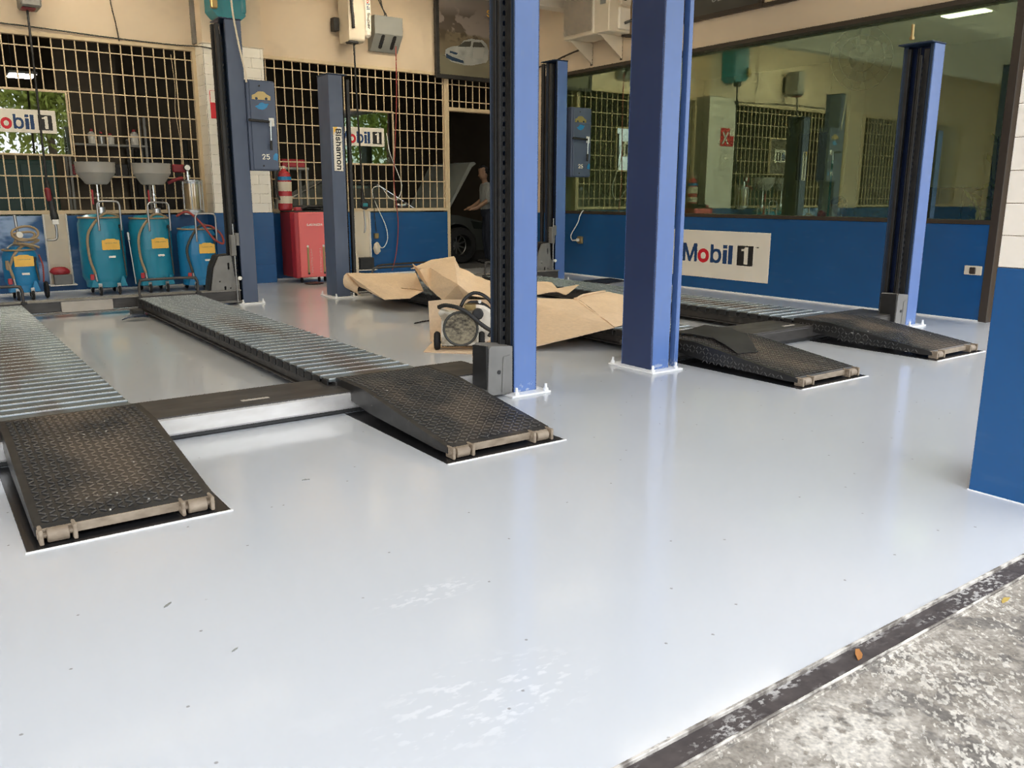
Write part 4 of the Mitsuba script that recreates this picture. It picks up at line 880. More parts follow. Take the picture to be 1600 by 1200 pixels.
# ------------------------------------------------------------------ hose reels and wall boxes
r0 = thing('hose_reel', 'grey hose reel with black drop hose over the blue tanks', 'hose reel')
put('case', box(1.395, 1.61, 11.55, 11.90, 3.315, 3.80, .02), 'm_carriage', r0)
put('outlet', box(1.405, 1.55, 11.60, 11.75, 3.29, 3.315, .008), 'm_red_dark', r0)
put('wall_bracket', box(1.45, 1.56, 11.9, 12.0, 3.4, 3.7, .005), 'm_black', r0)
put('hose', tube([(1.47, 11.68, 3.30), (1.462, 11.62, 2.6), (1.455, 11.60, 1.9), (1.452, 11.60, 1.36)], .0125, 10), 'm_black', r0, smooth=True)
gn = put('oil_gun', hullchain([((1.455, 11.60, 1.36), .022, (1.462, 11.59, 1.22), .038), ((1.462, 11.59, 1.22), .038, (1.478, 11.57, 1.06), .034), ((1.478, 11.57, 1.06), .034, (1.49, 11.57, .94), .046)]), 'm_black', r0, smooth=True)
put('grip', hullchain([((1.445, 11.565, 1.26), .035, (1.452, 11.56, 1.16), .03)]), 'm_red_dark', gn, smooth=True)
put('meter', box(1.455, 1.525, 11.52, 11.56, .86, .92, .006), 'm_white', gn)
put('spout', tube([(1.49, 11.57, .90), (1.495, 11.57, .78), (1.487, 11.57, .70), (1.45, 11.56, .675), (1.375, 11.55, .68)], .013, 8), 'm_steel', gn, smooth=True)
rt = thing('hose_reel', 'teal hose reel high on the tiled pillar above the first control box', 'hose reel')
put('case', prism(Polygon([(3.50, 3.50), (3.56, 3.43), (3.83, 3.40), (3.90, 3.46), (3.92, 3.98), (3.86, 4.05), (3.56, 4.05), (3.50, 3.98)]).buffer(.012, 3), .30, XZ(11.655)), 'm_teal_box', rt, smooth=25)
put('side_cover', box(3.86, 3.925, 11.34, 11.64, 3.48, 3.98, .02), 'm_teal_box', rt)
put('valve_block', box(3.47, 3.55, 11.30, 11.37, 3.50, 3.66, .012), 'm_brass', rt)
put('outlet', box(3.60, 3.70, 11.42, 11.54, 3.33, 3.41, .01), 'm_olive', rt)
put('hose', tube([(3.65, 11.48, 3.34), (3.66, 11.46, 2.9), (3.64, 11.45, 2.4), (3.62, 11.44, 1.95)], .013, 8), 'm_black', rt, smooth=True)
put('hose_stop', mv(trimesh.creation.icosphere(2, .045), 3.66, 11.46, 3.02), 'm_black', rt, smooth=True)
put('oil_gun', hullchain([((3.62, 11.44, 1.97), .022, (3.61, 11.43, 1.75), .035)]), 'm_black', rt, smooth=True)
r1 = thing('hose_reel', 'cream hose reel lettered Mobil Super with black drop hose', 'hose reel')
put('case', prism(rrect(.34, .78, .05), .24, frame((5.45, 11.56, 3.35), (0, 1, 0), (0, 0, 1))), 'm_cream', r1, smooth=30)
put('cover', box(5.69, 5.80, 11.545, 11.89, 3.42, 4.12, .035), 'm_sign', r1)
put('outlet', box(5.45, 5.60, 11.57, 11.70, 3.325, 3.36, .01), 'm_black', r1)
put('wall_bracket', box(5.36, 5.44, 11.86, 11.98, 3.52, 3.70, .004), 'm_black', r1)
sp = put('strap', tube([(5.50, 11.55, 4.1), (5.49, 11.53, 3.8), (5.50, 11.53, 3.68), (5.51, 11.54, 3.52)], .022, 8), 'm_black', r1, smooth=True)
put('nameplate', box(5.705, 5.785, 11.538, 11.546, 3.50, 4.10, .002), 'm_sign', r1)
def vtext(s, x, z, L, h, y, m, par):
    g = fit_text(s, 0, L, 0, h); g.apply_transform(frame((x, y, z), (0, 0, -1), (1, 0, 0))); put('lettering', g, m, par)
vtext('M', 5.722, 4.0, .07, .05, 11.538, 'm_ink_blue', r1); vtext('o', 5.722, 3.92, .045, .037, 11.538, 'm_ink_red', r1); vtext('bil', 5.722, 3.868, .085, .05, 11.538, 'm_ink_blue', r1); vtext('Super', 5.718, 3.75, .22, .055, 11.538, 'm_ink_black', r1)
put('hose', tube([(5.55, 11.63, 3.33), (5.555, 11.62, 2.7), (5.575, 11.62, 2.0), (5.60, 11.64, 1.4), (5.61, 11.66, 1.16)], .0125, 10), 'm_black', r1, smooth=True)
gn = put('oil_gun', hullchain([((5.61, 11.66, 1.30), .02, (5.615, 11.66, 1.12), .03), ((5.615, 11.66, 1.12), .03, (5.62, 11.65, 1.05), .04)]), 'm_black', r1, smooth=True)
m_ = put('meter', cyl(.065, (5.625, 11.64, 1.07), (5.625, 11.60, 1.07), 22, .008), 'm_black', gn, smooth=40)
put('display', box(5.585, 5.665, 11.595, 11.60, 1.05, 1.10, .002), 'm_teal_box', m_)
put('spout', tube([(5.62, 11.65, 1.0), (5.63, 11.64, .84), (5.62, 11.63, .70), (5.60, 11.63, .67)], .013, 8), 'm_steel', gn, smooth=True)
gb = thing('junction_box', 'grey sloped junction box on the wall beside the cream hose reel', 'box')
sidep = Polygon([(0, .10), (0, .47), (.24, .47), (.24, .22), (.06, 0), (0, .0)])
put('body', prism(sidep, .46, frame((5.955, 12.0, 3.315), (0, -1, 0), (0, 0, 1), (1, 0, 0))), 'm_greybox', gb)
for x in (6.07, 6.26):
    put('slot', prism(rrect(.055, .22, .025), .006, frame((x, 11.763, 3.52), (1, 0, 0), (0, .633, -.774))), 'm_black', gb)
put('cord', tube([(6.10, 11.9, 4.3), (6.14, 11.88, 3.95), (6.20, 11.86, 3.82), (6.19, 11.87, 3.79)], .009, 8), 'm_black', gb, smooth=True)
put('cord', tube([(6.02, 11.9, 4.3), (6.08, 11.88, 4.05), (6.17, 11.86, 3.85), (6.16, 11.87, 3.79)], .009, 8), 'm_black', gb, smooth=True)
one('air_hose', tube([(6.34, 11.85, 3.40), (6.335, 11.86, 2.7), (6.30, 11.88, 2.0), (6.27, 11.90, 1.5), (6.29, 11.90, 1.2), (6.33, 11.91, .8), (6.30, 11.92, .40), (6.22, 11.90, .12), (6.18, 11.88, .06)], .008, 8), 'm_hose_red', 'thin red air hose hanging from the grey junction box', 'hose', smooth=True)
one('coiled_wire', tube([(6.20, 11.965, 2.15), (6.25, 11.965, 1.85), (6.38, 11.965, 1.55), (6.44, 11.965, 1.35), (6.36, 11.965, 1.16), (6.22, 11.965, 1.18), (6.08, 11.965, 1.34), (5.95, 11.965, 1.33), (5.93, 11.965, 1.22), (6.02, 11.96, 1.0), (6.12, 11.93, .75), (6.14, 11.92, .55), (6.06, 11.91, .42), (5.97, 11.90, .44)], .0065, 6), 'm_white', 'white looped wire on the right grille', 'wire', smooth=True)
so = thing('wall_socket', 'dirty wall socket with a plugged lead on the blue wall under the right grille', 'socket')
put('box', box(5.93, 6.0, 11.93, 11.98, .56, .64, .006), 'm_brass', so)
jk = trimesh.creation.icosphere(3, 1.0); jk.vertices = jk.vertices * (.06, .04, .085) * (1 + .7 * (meshkit.fbm(jk.vertices * 2.2)[:, None] - .5)) + np.array([5.955, 11.93, .41])
put('plug', jk, 'm_cream', so, smooth=True); put('lead', tube([(5.95, 11.95, 1.28), (5.94, 11.94, .95), (5.96, 11.94, .66)], .006, 6), 'm_black', so, smooth=True)
so2 = thing('wall_socket', 'brass socket with white lead on the office dado behind the tall post', 'socket')
put('box', box(XR - .05, XR - .02, 10.0, 10.12, .49, .60, .006), 'm_brass', so2)
put('plug', cyl(.025, (XR - .05, 10.08, .545), (XR - .09, 10.08, .545), 12, .004), 'm_white', so2, smooth=40)
put('lead', tube([(XR - .03, 10.0, 1.0), (XR - .05, 10.05, .93), (XR - .06, 10.10, .80), (XR - .06, 10.25, .62), (XR - .08, 10.20, .54), (XR - .09, 10.08, .545)], .009, 8), 'm_white', so2, smooth=True)
so3 = thing('wall_socket', 'cream socket near the right end of the office dado', 'socket')
put('plate', box(XR - .032, XR - .02, 3.99, 4.16, .455, .545, .004), 'm_cream', so3); put('switch', box(XR - .045, XR - .03, 4.045, 4.105, .465, .53, .008), 'm_frame_brown', so3)
one('wall_pipe', tube([(5.90, 11.93, .06), (5.95, 11.93, .13), (6.1, 11.93, .15), (6.6, 11.93, .155), (7.2, 11.93, .16)], .014, 8), 'm_frame_brown', 'thin brown pipe along the foot of the blue back wall', 'pipe', smooth=True)
one('wall_cable', tube([(0.0, 11.98, 3.16), (1.2, 11.97, 3.17), (2.4, 11.97, 3.13), (3.1, 11.97, 3.12), (3.40, 11.9, 3.12), (3.43, 11.64, 3.08), (3.60, 11.63, 3.06)], .009, 6), 'm_olive', 'dark cable running along the top of the left grille', 'cable', smooth=True)
one('ceiling_wire', tube([(2.43, 11.98, 4.3), (2.46, 11.97, 3.9), (2.43, 11.97, 3.6), (2.47, 11.97, 3.3), (2.49, 11.97, 3.1)], .007, 6), 'm_frame_brown', 'thin wavy wire hanging on the cream wall above the left grille', 'wire', smooth=True)
one('twisted_cord', tube([(3.10, 11.96, 3.0), (3.12, 11.96, 2.6), (3.10, 11.96, 2.3), (3.13, 11.96, 1.9), (3.12, 11.96, 1.5)], .004, 6), 'm_cream_bar', 'thin pale cord hanging on the right part of the left grille', 'cord', smooth=True)
one('corner_pipe', box(3.39, 3.43, 11.9, 12.0, 3.15, ZC, .006), 'm_carriage', 'grey pipe casing on the cream wall beside the tiled pillar', 'pipe')
# fan in the office
def wall_fan(label, x, z, R, y):
    f = thing('ceiling_fan', label, 'fan')
    ex, ey = (.78, -.62, 0), (0, 0, 1); M = frame((x, y, z), ex, ey)      # local w towards the glass
    for rr in (R, R * .72, R * .42): put('guard_ring', torus(rr, .007, M, 32, 6), 'm_steel', f, smooth=True)
    for k in range(14): put('guard_wire', xf(cyl(.003, (0, 0, 0), (R * math.cos(k * .4488), R * math.sin(k * .4488), 0), 6), M), 'm_steel', f)
    for k in range(3):
        p = affinity.rotate(Polygon([(.04, -.03), (R * .55, -.10), (R * .9, -.04), (R * .9, .07), (R * .5, .09), (.04, .04)]), k * 2.094 + .4, use_radians=True, origin=(0, 0))
        put('blade', xf(mv(prism(p, .006), 0, 0, -.05), M), 'm_grey', f)
    put('motor', xf(cyl(.09, (0, 0, -.24), (0, 0, -.07), 20, .02), M), 'm_grey', f, smooth=40)
    c = M @ np.array([0, 0, -.16, 1]); put('drop_rod', cyl(.02, (c[0], c[1], z + .06), (c[0], c[1], 3.45), 12), 'm_grey', f, smooth=40)
wall_fan('large round fan on a drop rod behind the tinted office glass', 10.42, 2.97, .40, 6.72)

# ------------------------------------------------------------------ air conditioner on the office wall
ac = thing('air_conditioner', 'cream outdoor air conditioner on wall brackets above the office glass', 'air conditioner')
A0, A1 = 9.06, 10.03
put('case', box(8.10, 8.50, A0, A1, 3.40, 4.06, .012), 'm_cream', ac)
gr = put('grille', box(8.088, 8.102, 9.38, A1 - .01, 3.44, 4.05, .004), 'm_cream', ac)
for k in range(34): put('louvre', box(8.080, 8.089, 9.39, A1 - .02, 3.455 + k * .0175, 3.461 + k * .0175, .001), 'm_carriage', gr)
put('corner_post', box(8.085, 8.10, 9.355, 9.39, 3.42, 4.06, .003), 'm_sign', ac)
put('sticker', box(8.094, 8.101, 9.13, 9.24, 3.76, 3.86), 'm_greybox', ac)
put('valve_cover', box(8.26, 8.47, A0 - .035, A0 + .01, 3.44, 3.72, .012), 'm_sign', ac)
put('terminal_cover', box(8.26, 8.46, A0 - .055, A0 - .0, 3.74, 4.05, .014), 'm_cream', ac)
put('print', cat(*[box(8.30, 8.36, A0 - .058, A0 - .054, 3.80 + .022 * k, 3.812 + .022 * k) for k in range(5)]), 'm_ink_black', ac)
for yy in (9.90, 9.26):
    b = put('bracket', prism([(8.13, 3.385), (8.545, 3.385), (8.545, 3.10)], .012, XZ(yy + .006)), 'm_cream', ac)
    put('arm', box(8.12, 8.545, yy - .006, yy + .034, 3.383, 3.398, .002), 'm_cream', b); put('leg', box(8.535, 8.548, yy - .006, yy + .034, 3.09, 3.39, .002), 'm_frame_brown', b)
put('pipe', tube([(8.36, A0 - .03, 3.52), (8.42, A0 - .10, 3.55), (8.50, 8.85, 3.58), (8.52, 8.6, 3.62), (8.52, 8.2, 3.64)], .018, 8), 'm_olive', ac, smooth=True)
put('pipe', tube([(8.44, A0 + .1, 3.385), (8.52, A0 - .1, 3.37), (8.52, 8.6, 3.42), (8.52, 8.2, 3.44)], .022, 8), 'm_frame_brown', ac, smooth=True)
one('drain_cable', tube([(8.5, 11.4, 3.20), (8.5, 10.9, 3.22), (8.48, 10.5, 3.28), (8.50, 10.1, 3.34), (8.52, 9.95, 3.36)], .013, 8), 'm_frame_brown', 'dark cable sagging along the wall beneath the air conditioner', 'cable', smooth=True)
one('pipe_clip', box(XR - .09, XR, 5.02, 5.14, 3.36, 3.46, .008), 'm_cream', 'small cream clip high on the office wall near the roof', 'clip')

# ------------------------------------------------------------------ cardboard
def sheet(pts, tris, th=.006, div=3, wob=.012, seed=0):
    m = trimesh.Trimesh(np.array(pts, float), tris, process=True)
    for _ in range(div): m = m.subdivide()
    n = m.vertex_normals.copy(); w = meshkit.fbm(m.vertices * 5.0 + seed, 3, seed)
    v = m.vertices + n * ((w - .5) * wob)[:, None]
    edges = trimesh.grouping.group_rows(np.sort(m.edges, axis=1), require_count=1); be = m.edges[edges]
    N = len(v); top = v + n * th / 2; bot = v - n * th / 2
    f = [m.faces, m.faces[:, ::-1] + N]
    for a, b in be: f.append([[b, a, a + N], [b, a + N, b + N]])
    return trimesh.Trimesh(np.vstack([top, bot]), np.vstack([np.array(x) for x in f]), process=False)
C1 = [[3.934, 9.03, 0.27], [4.098, 9.0, 0.33], [4.923, 8.846, 0.3], [4.479, 7.887, 0.2], [4.246, 7.78, 0.15], [4.048, 7.981, 0.13], [4.182, 8.849, 0.19], [4.238, 9.226, 0.2], [4.038, 9.091, 0.2]]

def fan(n): return [[0, i, i + 1] for i in range(1, n - 1)]
# first sheet: spread over the rear of the near runway, its left edge curled up
cd = thing('cardboard_sheet', 'flat brown cardboard sheet with a curled left end beside the plated post', 'cardboard')
put('sheet', sheet([C1[1], C1[2], C1[3], C1[4], C1[5], C1[6]], [[0, 4, 5], [0, 1, 3], [0, 3, 4], [1, 2, 3]], wob=.02, seed=2), 'm_card', cd, smooth=30)
a, b = np.array(C1[1]), np.array(C1[6]); curl = []
cu, cf = [], []
nrm = np.array([-.75, -.35, 0.0])
for i in range(11):
    t = i / 10
    ang = t * math.pi * 1.05
    for s_ in (0, 1):
        base = a * (1 - s_) + b * s_
        R = .085 - .035 * s_
        cu.append(base + nrm * R * math.sin(ang) * 1.0 + np.array([0, 0, -R * (1 - math.cos(ang))]))
for i in range(10): cf += [[2 * i, 2 * i + 1, 2 * i + 3], [2 * i, 2 * i + 3, 2 * i + 2]]
put('curl', sheet(cu, cf, div=1, wob=.003), 'm_card', cd, smooth=40)
put('crease', tube([np.array(C1[3]) * .45 + np.array(C1[6]) * .55 + (0, -.01, .012), np.array(C1[3]) * .8 + np.array(C1[6]) * .2 + (0, -.01, .014), np.array(C1[3]) + (0, 0, .005)], .004, 5), 'm_card_edge', cd)
# second sheet: buckled, standing up in the middle
C2 = [[4.485, 8.126, 0.48], [4.531, 8.054, 0.42], [4.708, 8.136, 0.42], [5.136, 8.324, 0.52], [5.026, 8.025, 0.42], [5.064, 7.859, 0.38], [5.065, 7.731, 0.34], [5.106, 7.503, 0.3], [5.569, 7.309, 0.29], [5.727, 7.237, 0.28], [5.563, 6.928, 0.24], [5.468, 6.842, 0.22], [5.177, 6.792, 0.23], [4.196, 6.167, 0.30], [4.09, 6.35, 0.33], [4.008, 6.436, 0.42], [4.402, 6.906, 0.2], [4.279, 7.153, 0.19], [4.447, 7.694, 0.24], [4.752, 8.465, 0.3]]
cd = thing('cardboard_sheet', 'buckled brown cardboard sheet standing up in a peak on the near runway', 'cardboard')
put('sheet', sheet(C2, [[2, 15, 3], [15, 4, 3], [15, 5, 4], [15, 14, 5], [14, 6, 5], [14, 7, 6], [14, 13, 7], [13, 12, 7], [12, 8, 7], [12, 11, 8], [11, 10, 8], [10, 9, 8]], wob=.03, seed=4), 'm_card', cd, smooth=25)
put('folded_flap', sheet(C2, [[2, 18, 15], [18, 17, 15], [17, 16, 15], [16, 14, 15], [0, 19, 1], [1, 19, 18], [1, 18, 2]], wob=.02, seed=6), 'm_card', cd, smooth=25)
back = [C2[3], C2[2], [4.62, 8.42, .40], [5.0, 8.6, .47]]
put('folded_flap', sheet(back, [[0, 1, 2], [0, 2, 3]], wob=.01, seed=8), 'm_card', cd, smooth=25)
put('torn_strip', sheet([[5.55, 6.93, .25], [5.84, 6.90, .27], [5.463, 6.667, .21], [5.45, 6.82, .23]], [[0, 3, 1], [3, 2, 1]], wob=.02, seed=9), 'm_card', cd, smooth=25)
# third sheet: slopes from the near runway down to the floor behind the front posts
C3 = [[4.63, 6.394, 0.26], [5.089, 6.055, 0.25], [5.032, 5.914, 0.25], [4.474, 4.846, 0.19], [3.965, 5.196, 0.04], [3.78, 5.218, 0.03], [5.08, 6.083, 0.26], [5.72, 6.306, 0.26], [5.778, 6.038, 0.23], [4.74, 4.95, 0.19], [4.49, 4.74, 0.19], [4.474, 4.846, 0.195]]
cd = thing('cardboard_sheet', 'large brown cardboard sheet sloping to the floor between the two front posts', 'cardboard')
put('sheet', sheet(C3[:6], [[0, 5, 4], [0, 4, 3], [0, 3, 2], [0, 2, 1]], wob=.012, seed=12), 'm_card', cd, smooth=30)
put('folded_flap', sheet(C3[6:], [[0, 5, 3], [0, 3, 1], [3, 2, 1]], wob=.015, seed=14), 'm_card', cd, smooth=30)
put('fold_edge', tube([C3[1], C3[2], np.array(C3[2]) * .5 + np.array(C3[3]) * .5, C3[3]], .006, 5), 'm_card_edge', cd)
put('torn_edge', tube([(5.03, 5.98, .262), (5.2, 6.1, .275), (5.45, 6.22, .272), (5.68, 6.31, .268)], .012, 6), 'm_card', cd)
# fourth piece: under and behind the blower
cd = thing('cardboard_sheet', 'small folded cardboard piece under and behind the dirty white blower', 'cardboard')
put('base', sheet([[3.20, 5.66, .004], [3.70, 5.12, .004], [4.0, 5.52, .004], [3.50, 6.02, .004]], [[0, 1, 2], [0, 2, 3]], wob=.002, div=2), 'm_card', cd, smooth=30)
put('upright', sheet([[3.48, 6.03, .006], [3.98, 5.56, .006], [4.0, 5.60, .37], [3.60, 5.98, .36], [3.49, 6.07, .345]], [[0, 1, 4], [1, 3, 4], [1, 2, 3]], wob=.008, div=2), 'm_card', cd, smooth=30)
one('cardboard_scrap', sheet([[3.42, 5.30, .003], [3.62, 5.10, .003], [3.66, 5.16, .012], [3.52, 5.30, .012]], [[0, 1, 2], [0, 2, 3]], wob=.004, div=1), 'm_card', 'small torn cardboard scrap on the floor in front of the blower', 'cardboard')

# ------------------------------------------------------------------ blower
pr('m_soiled', proc(lambda p, n, uv: mix((.62, .58, .48), (.26, .21, .14), smoothstep(.42, .70, fbm(p.x * 11, p.y * 11, p.z * 11, 4)))), .5)
bl = thing('air_blower', 'dirty white wheeled air blower with round front and black hose on cardboard', 'blower')
MB = frame((3.535, 5.63, 0), (.832, -.555, 0), (0, 0, 1))     # u right, v up, w towards the camera
MBi = MB
def bput(name, m, mm, par=bl, sm=40): return put(name, xf(m, MBi), mm, par, smooth=sm)
hs = Polygon([(-.155, .05), (.13, .05), (.14, .08), (.14, .24), (.10, .30), (-.10, .315), (-.165, .335), (-.175, .31), (-.15, .26)]).buffer(-.012).buffer(.012, 5)
h = bput('housing', prism(hs, .14), 'm_soiled')
bput('scroll', mv(cyl(.16, (.13, .20, -.10), (.13, .20, .05), 36, .02)), 'm_sign')
bput('front_ring', xf(torus(.132, .010), trimesh.transformations.translation_matrix((.0, .185, .145))), 'm_olive')
mat_d = pr('m_dusty', proc(lambda p, n, uv: mix((.33, .285, .195), (.05, .04, .028), smoothstep(.30, .72, .5 * fbm(p.x * 9, p.y * 9, p.z * 9, 3) + .5 * fbm(p.x * 60, p.y * 60, p.z * 60, 3)) * smoothstep(.0, .26, p.z + .1 * noise(p.x * 20, p.z * 20)))), .8)
bput('front_cover', cyl(.128, (.0, .185, .12), (.0, .185, .150), 36, .008), 'm_dusty')
bput('knob', cyl(.045, (.135, .30, .10), (.135, .30, .155), 20, .008), 'm_black')
bput('badge', prism(rrect(.09, .045, .012, .03, .325), .10), 'm_brass')
for x in (-.19, .165):
    w = bput('wheel', cyl(.075, (x - .024, .076, .06), (x + .024, .076, .06), 24, .014), 'm_rubber')
bput('axle', cyl(.010, (-.20, .064, .06), (.19, .064, .06), 10), 'm_black')
bput('foot_bar', box(-.16, .22, .02, .05, -.02, .02, .006), 'm_black')
bput('hose', tube([(-.175, .345, .06), (-.12, .365, .10), (-.02, .355, .165), (.06, .315, .185), (.14, .245, .19), (.22, .185, .17), (.29, .155, .12)], .0165, 10), 'm_black', sm=True)
bput('hose', tube([(.0, .345, .02), (.03, .40, .0), (.09, .445, -.02), (.16, .44, -.02), (.23, .39, 0), (.28, .30, .03), (.29, .20, .05), (.26, .12, .06)], .014, 10), 'm_black_gloss', sm=True)
bput('hose', tube([(.03, .34, .0), (.08, .375, -.01), (.15, .37, -.01), (.22, .33, .0), (.255, .25, .03), (.25, .17, .05), (.22, .11, .07)], .013, 10), 'm_black', sm=True)
bput('hose_clip', cyl(.014, (.15, .385, .01), (.15, .385, .04), 10, .003), 'm_white')
put('cable', tube([(3.56, 5.72, .06), (3.70, 5.86, .016), (3.86, 6.2, .012), (4.10, 6.8, .010), (4.18, 7.08, .008), (4.02, 7.08, .008), (3.88, 7.02, .008)], .007, 6), 'm_black', bl, smooth=True)

# ------------------------------------------------------------------ odds and ends
one('rubber_flap', sheet([[4.66, 4.42, .19], [5.0, 4.38, .215], [5.18, 4.26, .20], [5.06, 4.02, .185], [4.80, 3.70, .135], [4.60, 3.72, .135], [4.70, 4.02, .20]], [[0, 6, 1], [6, 2, 1], [6, 3, 2], [6, 4, 3], [6, 5, 4]], th=.004, wob=.03, seed=21), 'm_black', 'crumpled black rubber flap lying on the near ramp of the right lift', 'rubber flap', smooth=25)
one('floor_mat', sheet([[7.85, 9.30, .006], [8.50, 9.35, .01], [8.50, 8.95, .006], [7.95, 8.80, .006]], [[0, 2, 1], [0, 3, 2]], th=.004, wob=.01, seed=23), 'm_black', 'black mat on the floor by the office dado', 'mat', smooth=30)
one('dark_rag', mv(rot(sheet([[-.12, 0, .02], [-.02, .05, .05], [.10, .03, .05], [.12, -.04, .03], [.0, -.05, .04], [-.1, -.03, .03]], [[0, 5, 4], [0, 4, 1], [1, 4, 2], [4, 3, 2]], th=.006, wob=.05, seed=30), (0, 0, 1), 0), 1.73, 8.78, .0), 'm_navy', 'small dark cloth on the floor beside the right runway of the left lift', 'rag', smooth=30)
one('black_block', box(1.76, 1.87, 9.02, 9.16, 0, .07, .008), 'm_black', 'black block beside the runway end of the left lift', 'block')
def chip(x, y, L, a, label, m, name='paint_chip', c='chip'):
    p = prism(Polygon([(-L, 0), (-L * .3, L * .22), (L * .6, L * .16), (L, -.02 * L), (L * .2, -L * .2), (-L * .5, -L * .15)]), .003)
    one(name, mv(rot(p, (0, 0, 1), a), x, y, .0005), m, label, c)
chip(1.276, 3.309, .017, -15, 'tiny grey flake on the floor in front of the left lift beam', 'm_greybox')
chip(.499, 2.467, .018, 40, 'tiny grey flake on the floor left of the picture middle', 'm_greybox')
chip(.583, 2.097, .012, 30, 'tiny grey flake on the floor nearest the camera at left', 'm_greybox')
def leaf(x, y, z, L, a, label, m, lift=.012):
    g = np.array([[-1, 0, 0], [-.4, .32, lift / L], [.3, .34, lift * 1.4 / L], [1, 0, lift * .5 / L], [.3, -.34, .2 * lift / L], [-.4, -.32, 0], [0, 0, .5 * lift / L]]) * L
    f = [[6, i, (i + 1) % 6] for i in range(6)]
    one('dry_leaf', mv(rot(sheet(g, f, th=.0012, div=2, wob=.002), (0, 0, 1), a), x, y, z), m, label, 'leaf', smooth=40)
mat('m_leaf_brown', {'type': 'principledthin', 'base_color': col((.42, .19, .07)), 'roughness': .7, 'diff_trans': .3, 'spec_trans': 0.0}, two=False)
leaf(1.945, 1.106, -.005, .028, 30, 'brown curled leaf lying in the black gate channel', 'm_leaf_brown', .009)
leaf(2.60, 1.022, -.010, .035, 10, 'yellow dry leaf on the concrete apron at the right edge', 'm_leaf_dry', .006)

# ------------------------------------------------------------------ office furniture behind the glass
dk = thing('office_desk', 'dark blue office desk behind the tinted glass near the front post', 'desk')
put('top', box(8.75, 9.4, 4.3, 8.0, .90, .94, .006), 'm_navy', dk); put('front_panel', box(8.76, 8.80, 4.3, 8.0, .0, .90, .004), 'm_dado', dk); put('side_panel', box(8.80, 9.45, 4.3, 4.34, 0, .90), 'm_navy', dk); put('side_panel', box(8.80, 9.45, 7.96, 8.0, 0, .90), 'm_navy', dk)
gp = thing('glass_screen', 'upright glass screen on the office desk', 'glass screen')
put('sheet', box(8.90, 9.45, 5.99, 6.0, .94, 1.62), 'm_clear', gp); put('edge', box(8.885, 8.90, 5.985, 6.005, .94, 1.62, .002), 'm_teal_box', gp)
ob = thing('desk_ornament', 'round red ornament on the office desk beside the glass screen', 'ornament')
put('ball', mv(trimesh.creation.icosphere(3, .05), 8.95, 6.12, 1.0), 'm_red', ob, smooth=True); put('foot', cyl(.03, (8.95, 6.12, .94), (8.95, 6.12, .96), 14), 'm_black', ob)
person('person in a white shirt bent over the office desk behind the glass', (10.05, 6.3, 0), 80, 'm_white', .55, seated=True)
oc_ = thing('office_chair', 'black chair under the seated person in the office', 'chair')
put('seat', box(9.95, 10.35, 6.10, 6.50, .30, .35, .03), 'm_black', oc_); put('back', box(10.36, 10.40, 6.12, 6.48, .45, .95, .03), 'm_black', oc_); put('column', cyl(.03, (10.15, 6.3, .06), (10.15, 6.3, .30), 12), 'm_black', oc_)
for k in range(5): put('foot', rot(box(10.13, 10.17, 6.3, 6.54, .03, .07, .006), (0, 0, 1), 72 * k, (10.15, 6.3, 0)), 'm_black', oc_)
cabinet('office_cabinet', 'dark filing cabinet at the back of the office', 12.6, 13.15, 6.3, 7.4, 1.35, 'm_black', 1)
pl_ = thing('potted_plant', 'tall green plant in the office behind the front post', 'plant')
put('pot', lathe([(0, 0), (.16, 0), (.20, .35), (.17, .35), (.15, .3), (0, .3)], 24, (10.6, 4.9, 0)), 'm_frame_brown', pl_, smooth=40)
stems, lv = [], []
rg = np.random.default_rng(4)
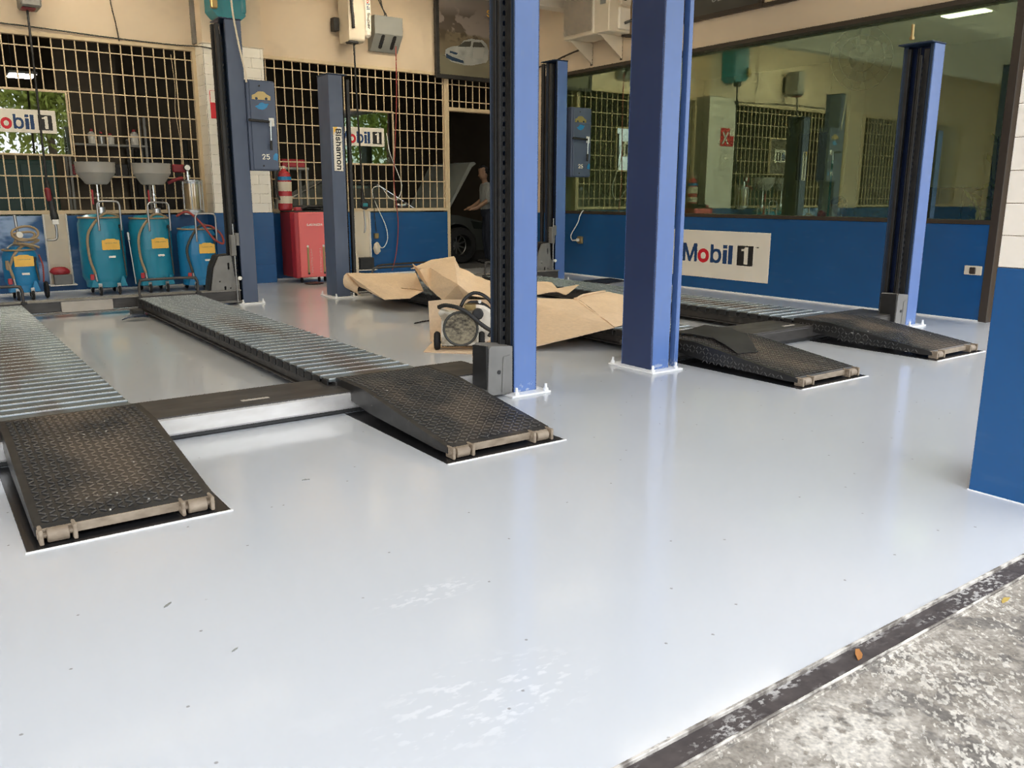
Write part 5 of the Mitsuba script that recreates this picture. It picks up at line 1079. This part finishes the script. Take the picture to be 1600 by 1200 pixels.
for i in range(16):
    a = rg.uniform(0, 6.28); sp = rg.uniform(.1, .38); h = rg.uniform(.9, 1.9)
    top = np.array([10.6 + sp * math.cos(a), 4.9 + sp * math.sin(a), h]); stems.append(tube([(10.6, 4.9, .3), (10.6 + sp * .4 * math.cos(a), 4.9 + sp * .4 * math.sin(a), h * .6), top], .008, 5))
    for k in range(9):
        c = np.array([10.6, 4.9, .3]) + (top - np.array([10.6, 4.9, .3])) * rg.uniform(.35, 1); d = rg.normal(size=3); d /= np.linalg.norm(d); e = np.cross(d, rg.normal(size=3)); e /= np.linalg.norm(e)
        lv.append(trimesh.Trimesh([c, c + d * .08 + e * .035, c + d * .17, c + d * .08 - e * .035], [[0, 1, 2], [0, 2, 3]], process=False))
put('stem', cat(*stems), 'm_bark', pl_, kind='stuff'); put('leaf', cat(*lv), 'm_leaf', pl_, kind='stuff')
# notice board etc. on the office wall
one('notice_board', box(OX - .035, OX - .002, 8.6, 9.6, 1.5, 2.3, .005), 'm_greybox', 'grey notice board on the office back wall', 'board')

# ------------------------------------------------------------------ trees outside, mirrored in the panes
def tree(x, y, h, r, seed, label):
    t = thing('tree', label, 'tree', 'trees opposite the workshop'); rg = np.random.default_rng(seed)
    put('trunk', tube([(x, y, -.05), (x + .1, y, h * .3), (x - .1, y + .1, h * .6), (x, y, h * .8)], np.linspace(.22, .07, 25), 10), 'm_bark', t, smooth=True)
    n = 5200
    cen = rg.normal(size=(16, 3)) * (r * .45, r * .45, h * .16) + (x, y, h * .62)
    c = cen[rg.integers(0, 16, n)] + rg.normal(size=(n, 3)) * r * .24
    d = rg.normal(size=(n, 3)); d /= np.linalg.norm(d, axis=1, keepdims=True); e = np.cross(d, rg.normal(size=(n, 3))); e /= np.linalg.norm(e, axis=1, keepdims=True)
    v = np.stack([c, c + d * .16 + e * .07, c + d * .34, c + d * .16 - e * .07], 1).reshape(-1, 3); k = np.arange(n)[:, None] * 4
    put('foliage', trimesh.Trimesh(v, np.vstack([k + [0, 1, 2], k + [0, 2, 3]]), process=False), 'm_leaf', t, kind='stuff')
for i, (x, y, h, r) in enumerate(((-15, -17.5, 9, 3.2), (-4.5, -17, 8.5, 3.2), (5.5, -17.5, 8.5, 3.2), (15.5, -17, 9, 3.2), (25.5, -17.5, 9, 3.2))):
    tree(x, y, h, r, 40 + i, 'leafy green tree across the yard opposite the open workshop')
